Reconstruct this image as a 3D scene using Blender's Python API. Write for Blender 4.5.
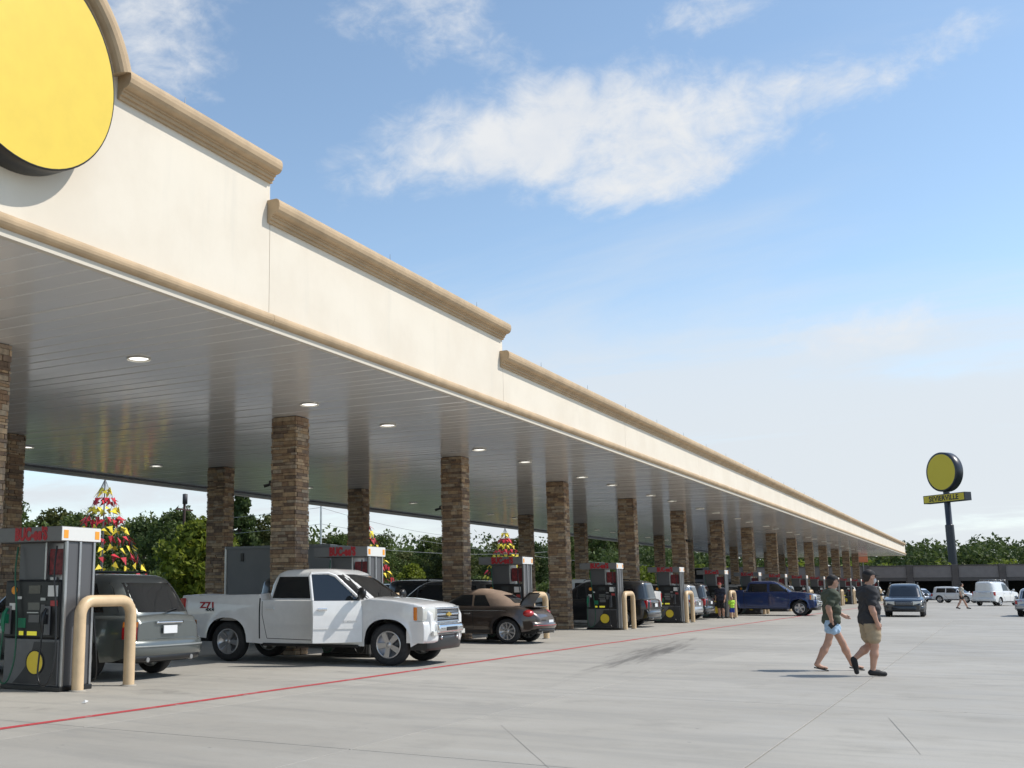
import bpy, bmesh, math, random
import numpy as np
from mathutils import Vector, Matrix

for o in list(bpy.data.objects):
    bpy.data.objects.remove(o)
scene = bpy.context.scene
C = scene.collection
PI = math.pi
rad = math.radians

# ------------------------------------------------------------------ camera
CAM_H = 1.4459
YAW, PITCH, ROLL = 0.5329, 0.1683, -0.0025
fw = Vector((-math.sin(YAW)*math.cos(PITCH), math.cos(YAW)*math.cos(PITCH), math.sin(PITCH)))
rt = Vector((math.cos(YAW), math.sin(YAW), 0))
up = rt.cross(fw)
rt2 = rt*math.cos(ROLL) + up*math.sin(ROLL)
up2 = -rt*math.sin(ROLL) + up*math.cos(ROLL)
cam_d = bpy.data.cameras.new('camera')
cam = bpy.data.objects.new('camera', cam_d)
C.objects.link(cam)
m = Matrix((rt2, up2, -fw)).transposed().to_4x4()
m.translation = Vector((0, 0, CAM_H))
cam.matrix_world = m
cam_d.sensor_width = 36
cam_d.lens = 1072.39*36/1024
cam_d.shift_x = (512-356.5)/1024
cam_d.shift_y = (407.6-384)/1024
cam_d.clip_end = 6000
scene.camera = cam

# ------------------------------------------------------------------ sky, sun, exposure
SUN_EL = 48.0
SUN_AZ = Vector((0.865, 0.50))          # horizontal direction towards the sun
w = bpy.data.worlds.new('World')
scene.world = w
w.use_nodes = True
nt = w.node_tree
nt.nodes.clear()


def N(nt, t, **kw):
    n = nt.nodes.new(t)
    for k, v in kw.items():
        setattr(n, k, v)
    return n


def mth(nt, op, a, b=None, c=None, clamp=False):
    n = nt.nodes.new('ShaderNodeMath')
    n.operation = op
    n.use_clamp = clamp
    for i, v in enumerate((a, b, c)):
        if v is None:
            continue
        if isinstance(v, (int, float)):
            n.inputs[i].default_value = v
        else:
            nt.links.new(v, n.inputs[i])
    return n.outputs[0]


def mixc(nt, fac, a, b, blend='MIX'):
    n = nt.nodes.new('ShaderNodeMix')
    n.data_type = 'RGBA'
    n.blend_type = blend
    for i, v in ((0, fac), (6, a), (7, b)):
        if isinstance(v, (int, float)):
            n.inputs[i].default_value = v
        elif isinstance(v, (tuple, list)):
            n.inputs[i].default_value = (v[0], v[1], v[2], 1)
        else:
            nt.links.new(v, n.inputs[i])
    return n.outputs[2]


def noise(nt, vec, scale, detail=4, rough=.55, dist=0.0):
    n = nt.nodes.new('ShaderNodeTexNoise')
    n.inputs['Scale'].default_value = scale
    n.inputs['Detail'].default_value = detail
    n.inputs['Roughness'].default_value = rough
    n.inputs['Distortion'].default_value = dist
    if vec is not None:
        nt.links.new(vec, n.inputs['Vector'])
    return n.outputs['Fac']


def smooth(nt, v, lo, hi, a=0.0, b=1.0):
    n = nt.nodes.new('ShaderNodeMapRange')
    n.interpolation_type = 'SMOOTHSTEP'
    nt.links.new(v, n.inputs[0])
    n.inputs[1].default_value = lo
    n.inputs[2].default_value = hi
    n.inputs[3].default_value = a
    n.inputs[4].default_value = b
    return n.outputs[0]


def mapping(nt, vec, scale=(1, 1, 1), loc=(0, 0, 0), rot=(0, 0, 0)):
    n = nt.nodes.new('ShaderNodeMapping')
    n.inputs['Scale'].default_value = scale
    n.inputs['Location'].default_value = loc
    n.inputs['Rotation'].default_value = rot
    nt.links.new(vec, n.inputs['Vector'])
    return n.outputs[0]


def pix_dir(x, y):
    return (rt2*((x-356.5)/1072.39) - up2*((y-407.6)/1072.39) + fw).normalized()


sky = N(nt, 'ShaderNodeTexSky')
sky.sky_type = 'NISHITA'
sky.sun_disc = False
sky.sun_elevation = rad(SUN_EL)
sky.sun_rotation = math.atan2(SUN_AZ.x, SUN_AZ.y)
sky.altitude = 300
sky.air_density = 1.0
sky.dust_density = 0.15
sky.ozone_density = 1.2
tc = N(nt, 'ShaderNodeTexCoord')
dirv = tc.outputs['Generated']
sep = N(nt, 'ShaderNodeSeparateXYZ')
nt.links.new(dirv, sep.inputs[0])
den = mth(nt, 'ADD', mth(nt, 'MAXIMUM', sep.outputs[2], 0.0), 0.12)
comb = N(nt, 'ShaderNodeCombineXYZ')
nt.links.new(mth(nt, 'DIVIDE', sep.outputs[0], den), comb.inputs[0])
nt.links.new(mth(nt, 'DIVIDE', sep.outputs[1], den), comb.inputs[1])
cv = comb.outputs[0]


def dot(vec, d):
    n = N(nt, 'ShaderNodeVectorMath', operation='DOT_PRODUCT')
    nt.links.new(vec, n.inputs[0])
    n.inputs[1].default_value = d
    return n.outputs['Value']


def cloud_mass(px, py, hw, hh, tilt, drop=0.0):
    """elliptical bias in direction space round one cumulus of the photo's sky; returns 0..1"""
    d = pix_dir(px, py)
    r = Vector((0, 0, 1)).cross(-d).normalized()
    u = r.cross(-d).normalized() * -1
    if u.z < 0:
        u = -u
    if r.dot(rt) < 0:
        r = -r
    ca, sa = math.cos(tilt), math.sin(tilt)
    a = r*ca + u*sa
    b = -r*sa + u*ca
    ea = mth(nt, 'DIVIDE', dot(dirv, a), hw/1072.0)
    eb = mth(nt, 'DIVIDE', dot(dirv, b), hh/1072.0)
    rr = mth(nt, 'SQRT', mth(nt, 'ADD', mth(nt, 'MULTIPLY', ea, ea), mth(nt, 'MULTIPLY', eb, eb)))
    front = mth(nt, 'GREATER_THAN', dot(dirv, d), 0.0)
    return mth(nt, 'MULTIPLY', smooth(nt, rr, 1.35, 0.15), front)


masses = [(cloud_mass(575, 134, 240, 74, 0.03), .98), (cloud_mass(825, 82, 165, 40, 0.15), .64), (cloud_mass(420, 12, 150, 62, -.35), .70),
          (cloud_mass(165, 20, 105, 110, .5), .66), (cloud_mass(735, 2, 90, 30, .1), .6), (cloud_mass(880, 332, 140, 36, 0.0), .66),
          (cloud_mass(640, 175, 130, 42, .1), .85)]
bias = None
for q, wt in masses:
    q = mth(nt, 'MULTIPLY', q, wt)
    bias = q if bias is None else mth(nt, 'MAXIMUM', bias, q)
n1 = noise(nt, mapping(nt, dirv, (7, 7, 11), (.6, .2, .3)), 1.0, 7, .62, .6)
n2 = noise(nt, mapping(nt, dirv, (30, 30, 46), (3, 1, 2)), 1.0, 5, .62, .5)
nn = mth(nt, 'ADD', mth(nt, 'MULTIPLY', n1, .66), mth(nt, 'MULTIPLY', n2, .34))
cum = smooth(nt, mth(nt, 'ADD', mth(nt, 'MULTIPLY', mth(nt, 'SUBTRACT', nn, .5), 2.1), mth(nt, 'MULTIPLY', bias, .92)), .30, 1.0)
# thin high veil that thickens to the horizon, all round the sky
streak = noise(nt, mapping(nt, cv, (.55, 1.3, 1), (2.1, .4, 0), (0, 0, .5)), 1.0, 8, .6, .5)
low = smooth(nt, sep.outputs[2], .42, .06)
bank = mth(nt, 'MAXIMUM', cloud_mass(830, 470, 560, 170, 0.0), cloud_mass(1500, 470, 700, 150, 0.0))
veil = mth(nt, 'MULTIPLY', smooth(nt, mth(nt, 'ADD', streak, mth(nt, 'ADD', mth(nt, 'MULTIPLY', low, .14), mth(nt, 'MULTIPLY', bank, .27))), .48, .84), smooth(nt, low, 0, 1, .42, .95))
shade = noise(nt, mapping(nt, dirv, (14, 14, 20), (1, 7, 4)), 1.0, 5, .55)
cl_hi = mixc(nt, smooth(nt, shade, .3, .65), (5.6, 5.85, 6.2), (6.2, 6.3, 6.4))
hsv = N(nt, 'ShaderNodeHueSaturation')
hsv.inputs['Saturation'].default_value = .93
hsv.inputs['Hue'].default_value = .493
hsv.inputs['Value'].default_value = 1.36
nt.links.new(sky.outputs[0], hsv.inputs['Color'])
c1 = mixc(nt, veil, hsv.outputs[0], (5.45, 5.8, 6.15))
c2 = mixc(nt, mth(nt, 'MULTIPLY', cum, .95), c1, cl_hi)
bg = N(nt, 'ShaderNodeBackground')
bg.inputs['Strength'].default_value = 0.145
nt.links.new(c2, bg.inputs['Color'])
wo = N(nt, 'ShaderNodeOutputWorld')
nt.links.new(bg.outputs[0], wo.inputs[0])

sd = bpy.data.lights.new('sun', 'SUN')
sun = bpy.data.objects.new('sun', sd)
C.objects.link(sun)
sd.energy = 4.6
sd.angle = rad(0.55)
sd.color = (1, .945, .865)
el = rad(SUN_EL)
sv = Vector((SUN_AZ.x*math.cos(el), SUN_AZ.y*math.cos(el), math.sin(el))).normalized()
sun.rotation_euler = sv.to_track_quat('Z', 'Y').to_euler()
sun.location = sv*80

scene.view_settings.view_transform = 'Standard'
scene.view_settings.look = 'None'
scene.view_settings.exposure = -0.08
scene.view_settings.gamma = 1
scene.view_settings.use_curve_mapping = False
scene.render.engine = 'CYCLES'
scene.cycles.max_bounces = 6
scene.cycles.diffuse_bounces = 4
scene.cycles.glossy_bounces = 3


# ------------------------------------------------------------------ helpers
def link(o, parent=None):
    C.objects.link(o)
    if parent is not None:
        o.parent = parent
    return o


def tag(o, label=None, cat=None, group=None, kind=None):
    for k, v in (('label', label), ('category', cat), ('group', group), ('kind', kind)):
        if v:
            o[k] = v
    return o


def empty(name, loc=(0, 0, 0), rz=0.0, label=None, cat=None, group=None):
    o = bpy.data.objects.new(name, None)
    o.empty_display_size = .3
    o.location = loc
    o.rotation_euler = (0, 0, rz)
    link(o)
    return tag(o, label, cat, group)


def copy_tree(o, parent=None):
    c = o.copy()
    C.objects.link(c)
    c.parent = parent
    for ch in list(o.children):
        copy_tree(ch, c)
    return c


class MB:
    def __init__(s):
        s.v = []
        s.f = []
        s.sm = []

    def add(s, vs, fs, smooth=False):
        b = len(s.v)
        s.v += [tuple(p) for p in vs]
        s.f += [tuple(i+b for i in f) for f in fs]
        s.sm += [smooth]*len(fs)
        return s

    def box(s, x0, x1, y0, y1, z0, z1):
        return s.add([(x0, y0, z0), (x1, y0, z0), (x1, y1, z0), (x0, y1, z0), (x0, y0, z1), (x1, y0, z1), (x1, y1, z1), (x0, y1, z1)],
                     [(0, 3, 2, 1), (4, 5, 6, 7), (0, 1, 5, 4), (1, 2, 6, 5), (2, 3, 7, 6), (3, 0, 4, 7)])

    def bbox(s, x0, x1, y0, y1, z0, z1, b=.02):
        """box with chamfered edges"""
        bm = bmesh.new()
        bmesh.ops.create_cube(bm, size=1)
        for v in bm.verts:
            v.co = Vector(((x0+x1)/2+v.co.x*(x1-x0), (y0+y1)/2+v.co.y*(y1-y0), (z0+z1)/2+v.co.z*(z1-z0)))
        bmesh.ops.bevel(bm, geom=bm.edges[:], offset=b, segments=2, profile=.6, affect='EDGES')
        bm.verts.index_update()
        s.add([v.co[:] for v in bm.verts], [[v.index for v in f.verts] for f in bm.faces])
        bm.free()
        return s

    def prism(s, poly, axis, a, b):
        """extrude a 2-D polygon along an axis ('x','y','z') from a to b"""
        n = len(poly)

        def P(p, t):
            return {'x': (t, p[0], p[1]), 'y': (p[0], t, p[1]), 'z': (p[0], p[1], t)}[axis]
        vs = [P(p, a) for p in poly]+[P(p, b) for p in poly]
        fs = [tuple(range(n-1, -1, -1)), tuple(range(n, 2*n))]+[(i, (i+1) % n, n+(i+1) % n, n+i) for i in range(n)]
        return s.add(vs, fs)

    def tube(s, pts, r, n=10, cap=True, smooth=True):
        pts = [Vector(p) for p in pts]
        rs = r if isinstance(r, (list, tuple)) else [r]*len(pts)
        vs = []
        prev = None
        for i, p in enumerate(pts):
            t = (pts[min(i+1, len(pts)-1)]-pts[max(i-1, 0)]).normalized()
            if prev is None:
                a = t.orthogonal().normalized()
            else:
                a = (prev-t*prev.dot(t))
                a = a.normalized() if a.length > 1e-6 else t.orthogonal().normalized()
            prev = a
            b = t.cross(a)
            for k in range(n):
                an = 2*PI*k/n
                vs.append(p+(a*math.cos(an)+b*math.sin(an))*rs[i])
        fs = []
        for i in range(len(pts)-1):
            for k in range(n):
                fs.append((i*n+k, i*n+(k+1) % n, (i+1)*n+(k+1) % n, (i+1)*n+k))
        s.add(vs, fs, smooth)
        if cap:
            L = (len(pts)-1)*n
            s.add(vs[:n], [tuple(range(n-1, -1, -1))])
            s.add(vs[L:], [tuple(range(n))])
        return s

    def lathe(s, prof, c, axis, n=24, smooth=True):
        """prof: list of (radius, height along axis)"""
        vs = []
        for r, h in prof:
            for k in range(n):
                a = 2*PI*k/n
                u, v_ = r*math.cos(a), r*math.sin(a)
                p = {'x': (h, u, v_), 'y': (v_, h, u), 'z': (u, v_, h)}[axis]
                vs.append((c[0]+p[0], c[1]+p[1], c[2]+p[2]))
        fs = []
        for i in range(len(prof)-1):
            for k in range(n):
                fs.append((i*n+k, i*n+(k+1) % n, (i+1)*n+(k+1) % n, (i+1)*n+k))
        return s.add(vs, fs, smooth)

    def grid(s, fn, us, vs_, smooth=True, flip=False):
        P = [fn(u, v) for u in us for v in vs_]
        m_ = len(vs_)
        fs = []
        for i in range(len(us)-1):
            for j in range(m_-1):
                q = (i*m_+j, (i+1)*m_+j, (i+1)*m_+j+1, i*m_+j+1)
                fs.append(q[::-1] if flip else q)
        return s.add(P, fs, smooth)

    def ellipsoid(s, c, r, n=12, m_=8):
        return s.grid(lambda u, v: (c[0]+r[0]*math.cos(u)*math.cos(v), c[1]+r[1]*math.sin(u)*math.cos(v), c[2]+r[2]*math.sin(v)),
                      [2*PI*i/n for i in range(n+1)], [-PI/2+PI*j/m_ for j in range(m_+1)])

    def mesh(s, name, mat=None):
        me = bpy.data.meshes.new(name)
        me.from_pydata(s.v, [], s.f)
        if mat:
            me.materials.append(mat)
        me.polygons.foreach_set('use_smooth', s.sm)
        me.update()
        return me

    def build(s, name, mat=None, parent=None, fix=False):
        me = s.mesh(name, mat)
        if fix:
            bm = bmesh.new()
            bm.from_mesh(me)
            bmesh.ops.remove_doubles(bm, verts=bm.verts, dist=1e-5)
            bmesh.ops.recalc_face_normals(bm, faces=bm.faces)
            bm.to_mesh(me)
            bm.free()
        return link(bpy.data.objects.new(name, me), parent)


def text_mesh(txt, size, mat, extrude=.006, bold=.0, spacing=1.0):
    cu = bpy.data.curves.new('lettering', 'FONT')
    cu.body = txt
    cu.size = size
    cu.extrude = extrude
    cu.offset = bold
    cu.space_character = spacing
    cu.align_x = 'CENTER'
    cu.align_y = 'CENTER'
    cu.resolution_u = 3
    ob = bpy.data.objects.new('lettering', cu)
    C.objects.link(ob)
    dg = bpy.context.evaluated_depsgraph_get()
    me = bpy.data.meshes.new_from_object(ob.evaluated_get(dg))
    me.name = 'lettering'
    bpy.data.objects.remove(ob)
    me.materials.clear()
    me.materials.append(mat)
    return me


ORD = ['first', 'second', 'third', 'fourth', 'fifth', 'sixth', 'seventh', 'eighth', 'ninth', 'tenth', 'eleventh', 'twelfth', 'thirteenth', 'fourteenth', 'fifteenth', 'sixteenth', 'seventeenth', 'eighteenth', 'nineteenth', 'twentieth', 'twenty-first', 'twenty-second', 'twenty-third', 'twenty-fourth', 'twenty-fifth', 'twenty-sixth']
rng = random.Random(11)

# ------------------------------------------------------------------ materials
MAT = {}


def mat(name, col, rough=.5, metal=0.0, spec=.5, var=0.0, vscale=3.0, bump=0.0, bscale=40.0, coat=0.0, emit=None, objvar=0.0):
    if name in MAT:
        return MAT[name]
    mt = bpy.data.materials.new(name)
    mt.use_nodes = True
    t = mt.node_tree
    b = t.nodes['Principled BSDF']
    b.inputs['Base Color'].default_value = (*col, 1)
    b.inputs['Roughness'].default_value = rough
    b.inputs['Metallic'].default_value = metal
    b.inputs['Specular IOR Level'].default_value = spec
    b.inputs['Coat Weight'].default_value = coat
    b.inputs['Coat Roughness'].default_value = .04
    cc = None
    if var or bump or objvar:
        tc_ = N(t, 'ShaderNodeTexCoord').outputs['Object']
    if var:
        f = noise(t, tc_, vscale, 6, .6)
        cc = mixc(t, smooth(t, f, .3, .7), tuple(x*(1-var) for x in col), tuple(min(1, x*(1+var)) for x in col))
    if objvar:
        oi = N(t, 'ShaderNodeObjectInfo').outputs['Random']
        base = cc if cc is not None else col
        cc = mixc(t, 1.0, base, mixc(t, oi, (1-objvar,)*3, (1+objvar*.6,)*3), 'MULTIPLY')
    if cc is not None:
        t.links.new(cc, b.inputs['Base Color'])
    if bump:
        bn = N(t, 'ShaderNodeBump')
        bn.inputs['Strength'].default_value = bump
        bn.inputs['Distance'].default_value = .01
        t.links.new(noise(t, tc_, bscale, 4), bn.inputs['Height'])
        t.links.new(bn.outputs[0], b.inputs['Normal'])
    if emit:
        b.inputs['Emission Color'].default_value = (*col, 1)
        b.inputs['Emission Strength'].default_value = emit
    MAT[name] = mt
    return mt


def concrete_mat():
    mt = bpy.data.materials.new('concrete_paving')
    mt.use_nodes = True
    t = mt.node_tree
    b = t.nodes['Principled BSDF']
    pos = N(t, 'ShaderNodeNewGeometry').outputs['Position']
    oi = N(t, 'ShaderNodeObjectInfo').outputs['Random']
    big = noise(t, pos, .16, 5, .6)
    streaks = noise(t, mapping(t, pos, (.22, 1.6, 1), (0, 0, 0), (0, 0, .12)), 1.0, 6, .65, .6)
    mid = noise(t, pos, 1.1, 7, .65)
    fine = noise(t, pos, 55, 3, .6)
    grit = noise(t, pos, 260, 2, .5)
    c = mixc(t, smooth(t, big, .3, .7), (.345, .325, .288), (.425, .404, .362))
    c = mixc(t, mth(t, 'MULTIPLY', smooth(t, streaks, .46, .70), .50), c, (.255, .248, .232))
    c = mixc(t, mth(t, 'MULTIPLY', smooth(t, streaks, .46, .28), .40), c, (.43, .42, .39))
    c = mixc(t, mth(t, 'MULTIPLY', smooth(t, mid, .50, .72), .45), c, (.25, .24, .22))
    c = mixc(t, mth(t, 'MULTIPLY', smooth(t, fine, .3, .75), .22), c, (.28, .28, .27))
    c = mixc(t, mth(t, 'MULTIPLY', smooth(t, grit, .62, .75), .35), c, (.2, .2, .19))
    c = mixc(t, 1.0, c, mixc(t, oi, (.95, .95, .95), (1.04, 1.035, 1.02)), 'MULTIPLY')
    # oil and tyre stain streaks lying across the lane, with drips towards the pumps
    sp = N(t, 'ShaderNodeSeparateXYZ')
    t.links.new(pos, sp.inputs[0])
    dx = mth(t, 'SUBTRACT', sp.outputs[0], -7.05)
    dy = mth(t, 'SUBTRACT', sp.outputs[1], 25.6)
    # rotate so that u runs along the stain
    ca, sa = math.cos(1.69), math.sin(1.69)
    u = mth(t, 'ADD', mth(t, 'MULTIPLY', dx, ca), mth(t, 'MULTIPLY', dy, sa))
    v = mth(t, 'SUBTRACT', mth(t, 'MULTIPLY', dy, ca), mth(t, 'MULTIPLY', dx, sa))
    rr = mth(t, 'SQRT', mth(t, 'ADD', mth(t, 'POWER', mth(t, 'DIVIDE', u, 10.5), 2), mth(t, 'POWER', mth(t, 'DIVIDE', v, 1.1), 2)))
    cb = N(t, 'ShaderNodeCombineXYZ')
    t.links.new(mth(t, 'MULTIPLY', u, .16), cb.inputs[0])
    t.links.new(mth(t, 'MULTIPLY', v, 2.4), cb.inputs[1])
    ns = noise(t, cb.outputs[0], 1.3, 6, .68, .35)
    st = smooth(t, mth(t, 'ADD', mth(t, 'SUBTRACT', 1.0, rr), mth(t, 'MULTIPLY', mth(t, 'SUBTRACT', ns, .5), 2.6)), .28, 1.15)
    c = mixc(t, mth(t, 'MULTIPLY', st, .78), c, (.085, .08, .072))
    # oil drips where engines stand: along the fuelling lanes
    drip = noise(t, mapping(t, pos, (.7, .7, 1), (3, 9, 0)), 1.0, 5, .7)
    lane = smooth(t, sp.outputs[0], -9.0, -10.6)
    c = mixc(t, mth(t, 'MULTIPLY', mth(t, 'MULTIPLY', smooth(t, drip, .54, .7), lane), .45), c, (.13, .125, .115))
    spots = N(t, 'ShaderNodeTexVoronoi')
    spots.inputs['Scale'].default_value = 1.9
    t.links.new(pos, spots.inputs['Vector'])
    c = mixc(t, smooth(t, spots.outputs['Distance'], .05, .025, 0, .5), c, (.1, .1, .095))
    t.links.new(c, b.inputs['Base Color'])
    t.links.new(smooth(t, mid, .3, .7, .62, .85), b.inputs['Roughness'])
    b.inputs['Specular IOR Level'].default_value = .35
    bn = N(t, 'ShaderNodeBump')
    bn.inputs['Strength'].default_value = .35
    bn.inputs['Distance'].default_value = .004
    t.links.new(mth(t, 'ADD', fine, mth(t, 'MULTIPLY', grit, .5)), bn.inputs['Height'])
    t.links.new(bn.outputs[0], b.inputs['Normal'])
    return mt


M_CONC = concrete_mat()


def red_paint_mat():
    mt = bpy.data.materials.new('worn_red_paint')
    mt.use_nodes = True
    t = mt.node_tree
    b = t.nodes['Principled BSDF']
    pos = N(t, 'ShaderNodeNewGeometry').outputs['Position']
    a = noise(t, pos, 5.5, 8, .72)
    bgn = noise(t, pos, .8, 5, .65)
    f = mth(t, 'ADD', mth(t, 'MULTIPLY', a, .6), mth(t, 'MULTIPLY', bgn, .4))
    c = mixc(t, smooth(t, f, .53, .60), (.46, .035, .045), (.40, .30, .29))
    c = mixc(t, smooth(t, noise(t, pos, 24, 4), .35, .7, 0, .35), c, (.5, .12, .12))
    t.links.new(c, b.inputs['Base Color'])
    b.inputs['Roughness'].default_value = .7
    return mt


M_RED_LINE = red_paint_mat()


def stucco_mat():
    mt = bpy.data.materials.new('cream_stucco')
    mt.use_nodes = True
    t = mt.node_tree
    b = t.nodes['Principled BSDF']
    pos = N(t, 'ShaderNodeNewGeometry').outputs['Position']
    a = noise(t, pos, .7, 6, .6)
    dr = noise(t, mapping(t, pos, (1, 3.0, .35)), 1.0, 6, .65)
    c = mixc(t, smooth(t, a, .3, .7), (.675, .605, .50), (.725, .66, .555))
    c = mixc(t, smooth(t, dr, .52, .8, 0, .38), c, (.60, .56, .48))
    t.links.new(c, b.inputs['Base Color'])
    b.inputs['Roughness'].default_value = .88
    bn = N(t, 'ShaderNodeBump')
    bn.inputs['Strength'].default_value = .3
    bn.inputs['Distance'].default_value = .004
    t.links.new(noise(t, pos, 120, 3), bn.inputs['Height'])
    t.links.new(bn.outputs[0], b.inputs['Normal'])
    return mt


M_STUCCO = stucco_mat()
M_TAN = mat('tan_moulding', (.46, .335, .205), .8, var=.12, vscale=2.0, bump=.2, bscale=90)
M_TANB = mat('tan_bollard_paint', (.62, .455, .275), .42, var=.08, vscale=5, bump=.1, bscale=60)
M_WHITE = mat('white_trim', (.66, .64, .58), .5, var=.06)


def ceiling_mat():
    mt = bpy.data.materials.new('white_metal_deck')
    mt.use_nodes = True
    t = mt.node_tree
    b = t.nodes['Principled BSDF']
    pos = N(t, 'ShaderNodeNewGeometry').outputs['Position']
    a = noise(t, mapping(t, pos, (.25, 1.2, 1)), 1.0, 4, .5)
    c = mixc(t, smooth(t, a, .3, .7), (.82, .80, .77), (.88, .86, .83))
    t.links.new(c, b.inputs['Base Color'])
    b.inputs['Roughness'].default_value = .12
    b.inputs['Metallic'].default_value = .14
    b.inputs['Specular IOR Level'].default_value = .85
    bn = N(t, 'ShaderNodeBump')
    bn.inputs['Strength'].default_value = .10
    bn.inputs['Distance'].default_value = .02
    t.links.new(noise(t, mapping(t, pos, (.35, 6.0, 1)), 1.0, 3, .5), bn.inputs['Height'])
    t.links.new(bn.outputs[0], b.inputs['Normal'])
    return mt


M_CEIL = ceiling_mat()


def stone_mat():
    mt = bpy.data.materials.new('ledge_stone')
    mt.use_nodes = True
    t = mt.node_tree
    b = t.nodes['Principled BSDF']
    geo = N(t, 'ShaderNodeNewGeometry')
    oi = N(t, 'ShaderNodeObjectInfo')
    r = mth(t, 'FRACT', mth(t, 'ADD', mth(t, 'MULTIPLY', geo.outputs['Random Per Island'], 7.31), mth(t, 'MULTIPLY', oi.outputs['Random'], 5.77)))
    ramp = N(t, 'ShaderNodeValToRGB')
    ramp.color_ramp.interpolation = 'CONSTANT'
    cols = [(.36, .25, .16), (.27, .18, .12), (.42, .30, .19), (.19, .135, .10), (.35, .27, .20), (.48, .36, .245), (.30, .20, .13), (.40, .33, .255), (.24, .18, .14)]
    el_ = ramp.color_ramp.elements
    el_[0].position = 0
    el_[0].color = (*cols[0], 1)
    el_[1].position = 1/9
    el_[1].color = (*cols[1], 1)
    for i in range(2, 9):
        e = el_.new(i/9)
        e.color = (*cols[i], 1)
    t.links.new(r, ramp.inputs[0])
    pos = geo.outputs['Position']
    a = noise(t, pos, 9, 6, .65)
    c = mixc(t, 1.0, ramp.outputs[0], mixc(t, smooth(t, a, .25, .75), (.68, .68, .70), (1.25, 1.22, 1.15)), 'MULTIPLY')
    t.links.new(c, b.inputs['Base Color'])
    b.inputs['Roughness'].default_value = .85
    bn = N(t, 'ShaderNodeBump')
    bn.inputs['Strength'].default_value = .7
    bn.inputs['Distance'].default_value = .012
    t.links.new(noise(t, pos, 28, 5, .65), bn.inputs['Height'])
    t.links.new(bn.outputs[0], b.inputs['Normal'])
    return mt


M_STONE = stone_mat()
M_MORTAR = mat('dark_mortar', (.055, .045, .038), .95)
M_BLACK = mat('black_plastic', (.010, .010, .011), .38)
M_RUBBER = mat('tyre_rubber', (.022, .022, .023), .82, var=.25, vscale=20)
M_DARK = mat('dark_void', (.010, .010, .011), .7)
M_STEEL = mat('brushed_steel', (.42, .42, .42), .34, metal=.85, var=.12, vscale=3)
M_STEELG = mat('grey_painted_steel', (.15, .15, .155), .42, metal=.3, var=.1)
M_CHROME = mat('chrome', (.72, .73, .75), .12, metal=1.0)
M_ALLOY = mat('alloy_wheel', (.50, .50, .51), .30, metal=.85)
M_YELLOW = mat('sign_yellow', (.80, .60, .045), .42, var=.04)
M_RED = mat('sign_red', (.38, .014, .022), .45)
M_FLAGR = mat('flag_red', (.55, .018, .035), .7, objvar=.3)
M_FLAGY = mat('flag_yellow', (.90, .70, .05), .7, objvar=.2)
M_GREEN = mat('nozzle_green', (.012, .17, .085), .45)
M_PAPER = mat('white_paper', (.72, .72, .70), .6)
M_LAMP = mat('lamp_lens', (1.0, .97, .9), .4, emit=2.2)
M_SCREEN = mat('display_yellow', (.75, .68, .05), .4, emit=.35)
M_ORANGE = mat('orange_sticker', (.80, .32, .03), .5)
M_GLASS = mat('dark_window_glass', (.008, .010, .012), .04, spec=.75)
M_GLASSB = mat('tinted_window_glass', (.012, .016, .022), .03, spec=.9)
M_GREYTRL = mat('trailer_grey', (.17, .178, .19), .45, var=.06, vscale=.8)
M_LENS_R = mat('tail_lens_red', (.42, .012, .015), .12, coat=.8)
M_LENS_W = mat('head_lens', (.62, .61, .56), .10, coat=1.0)
M_LENS_A = mat('amber_lens', (.70, .20, .02), .15, coat=.8)
M_PLATE = mat('plate_white', (.68, .69, .70), .5)


def paint(name, col, metal=.0, rough=.32):
    return mat(name, col, rough, metal=metal, coat=1.0, var=.03, vscale=6)

# ------------------------------------------------------------------ the setting: ground
FAS_X = -9.47
SOF = 5.44
COL_X1, COL_W, COL_D = -13.673, .70, .55
COL_Y0, COL_S = 11.448, 8.989
BACK_X = -27.0
PUMP_Y0 = 11.86

M_GRASS_G = mat('rough_grass_ground', (.075, .105, .03), .95, var=.4, vscale=.12, bump=.5, bscale=3)
M_ASPH = mat('asphalt', (.06, .06, .06), .9, var=.2, vscale=.5, bump=.4, bscale=60)


def sheet(name, x0, x1, y0, y1, z, m_, n=1):
    mb = MB()
    mb.grid(lambda u, v: (u, v, z), [x0+(x1-x0)*i/n for i in range(n+1)], [y0+(y1-y0)*i/n for i in range(n+1)], False)
    return tag(mb.build(name, m_), kind='structure')


sheet('ground', -2500, 2500, -1500, 3500, -.16, M_GRASS_G)
sheet('road', -46, -37, -200, 700, -.10, M_ASPH)
JX = [-1.92+3.34*k for k in range(-12, 5)]
JY = [2.7+6.1*k for k in range(0, 10)]
fore = tag(bpy.data.objects.new('concrete_forecourt', None), kind='structure')
link(fore)
mb = MB()
mb.bbox(.007, JX[1]-JX[0]-.007, .007, 6.1-.007, -.14, 0, .006)
slab_me = mb.mesh('slab', M_CONC)
GX0, GX1, GY0, GY1 = -8, 13, 0, 9
for i in range(len(JX)-1):
    for j in range(len(JY)-1):
        s = link(bpy.data.objects.new('slab', slab_me), fore)
        s.location = (JX[i], JY[j], 0)
mb = MB()
for (x0, x1, y0, y1) in ((-37, JX[0]-.006, -40, 155.1), (JX[0]+.006, JX[-1]-.006, -40, JY[0]-.006), (JX[0]+.006, JX[-1]-.006, JY[-1]+.006, 155.1), (JX[-1]+.006, 90, -40, 155.1)):
    mb.box(x0, x1, y0, y1, -.14, 0)
o = mb.build('outer_paving', M_CONC, fore)
tag(o, kind='stuff')
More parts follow.
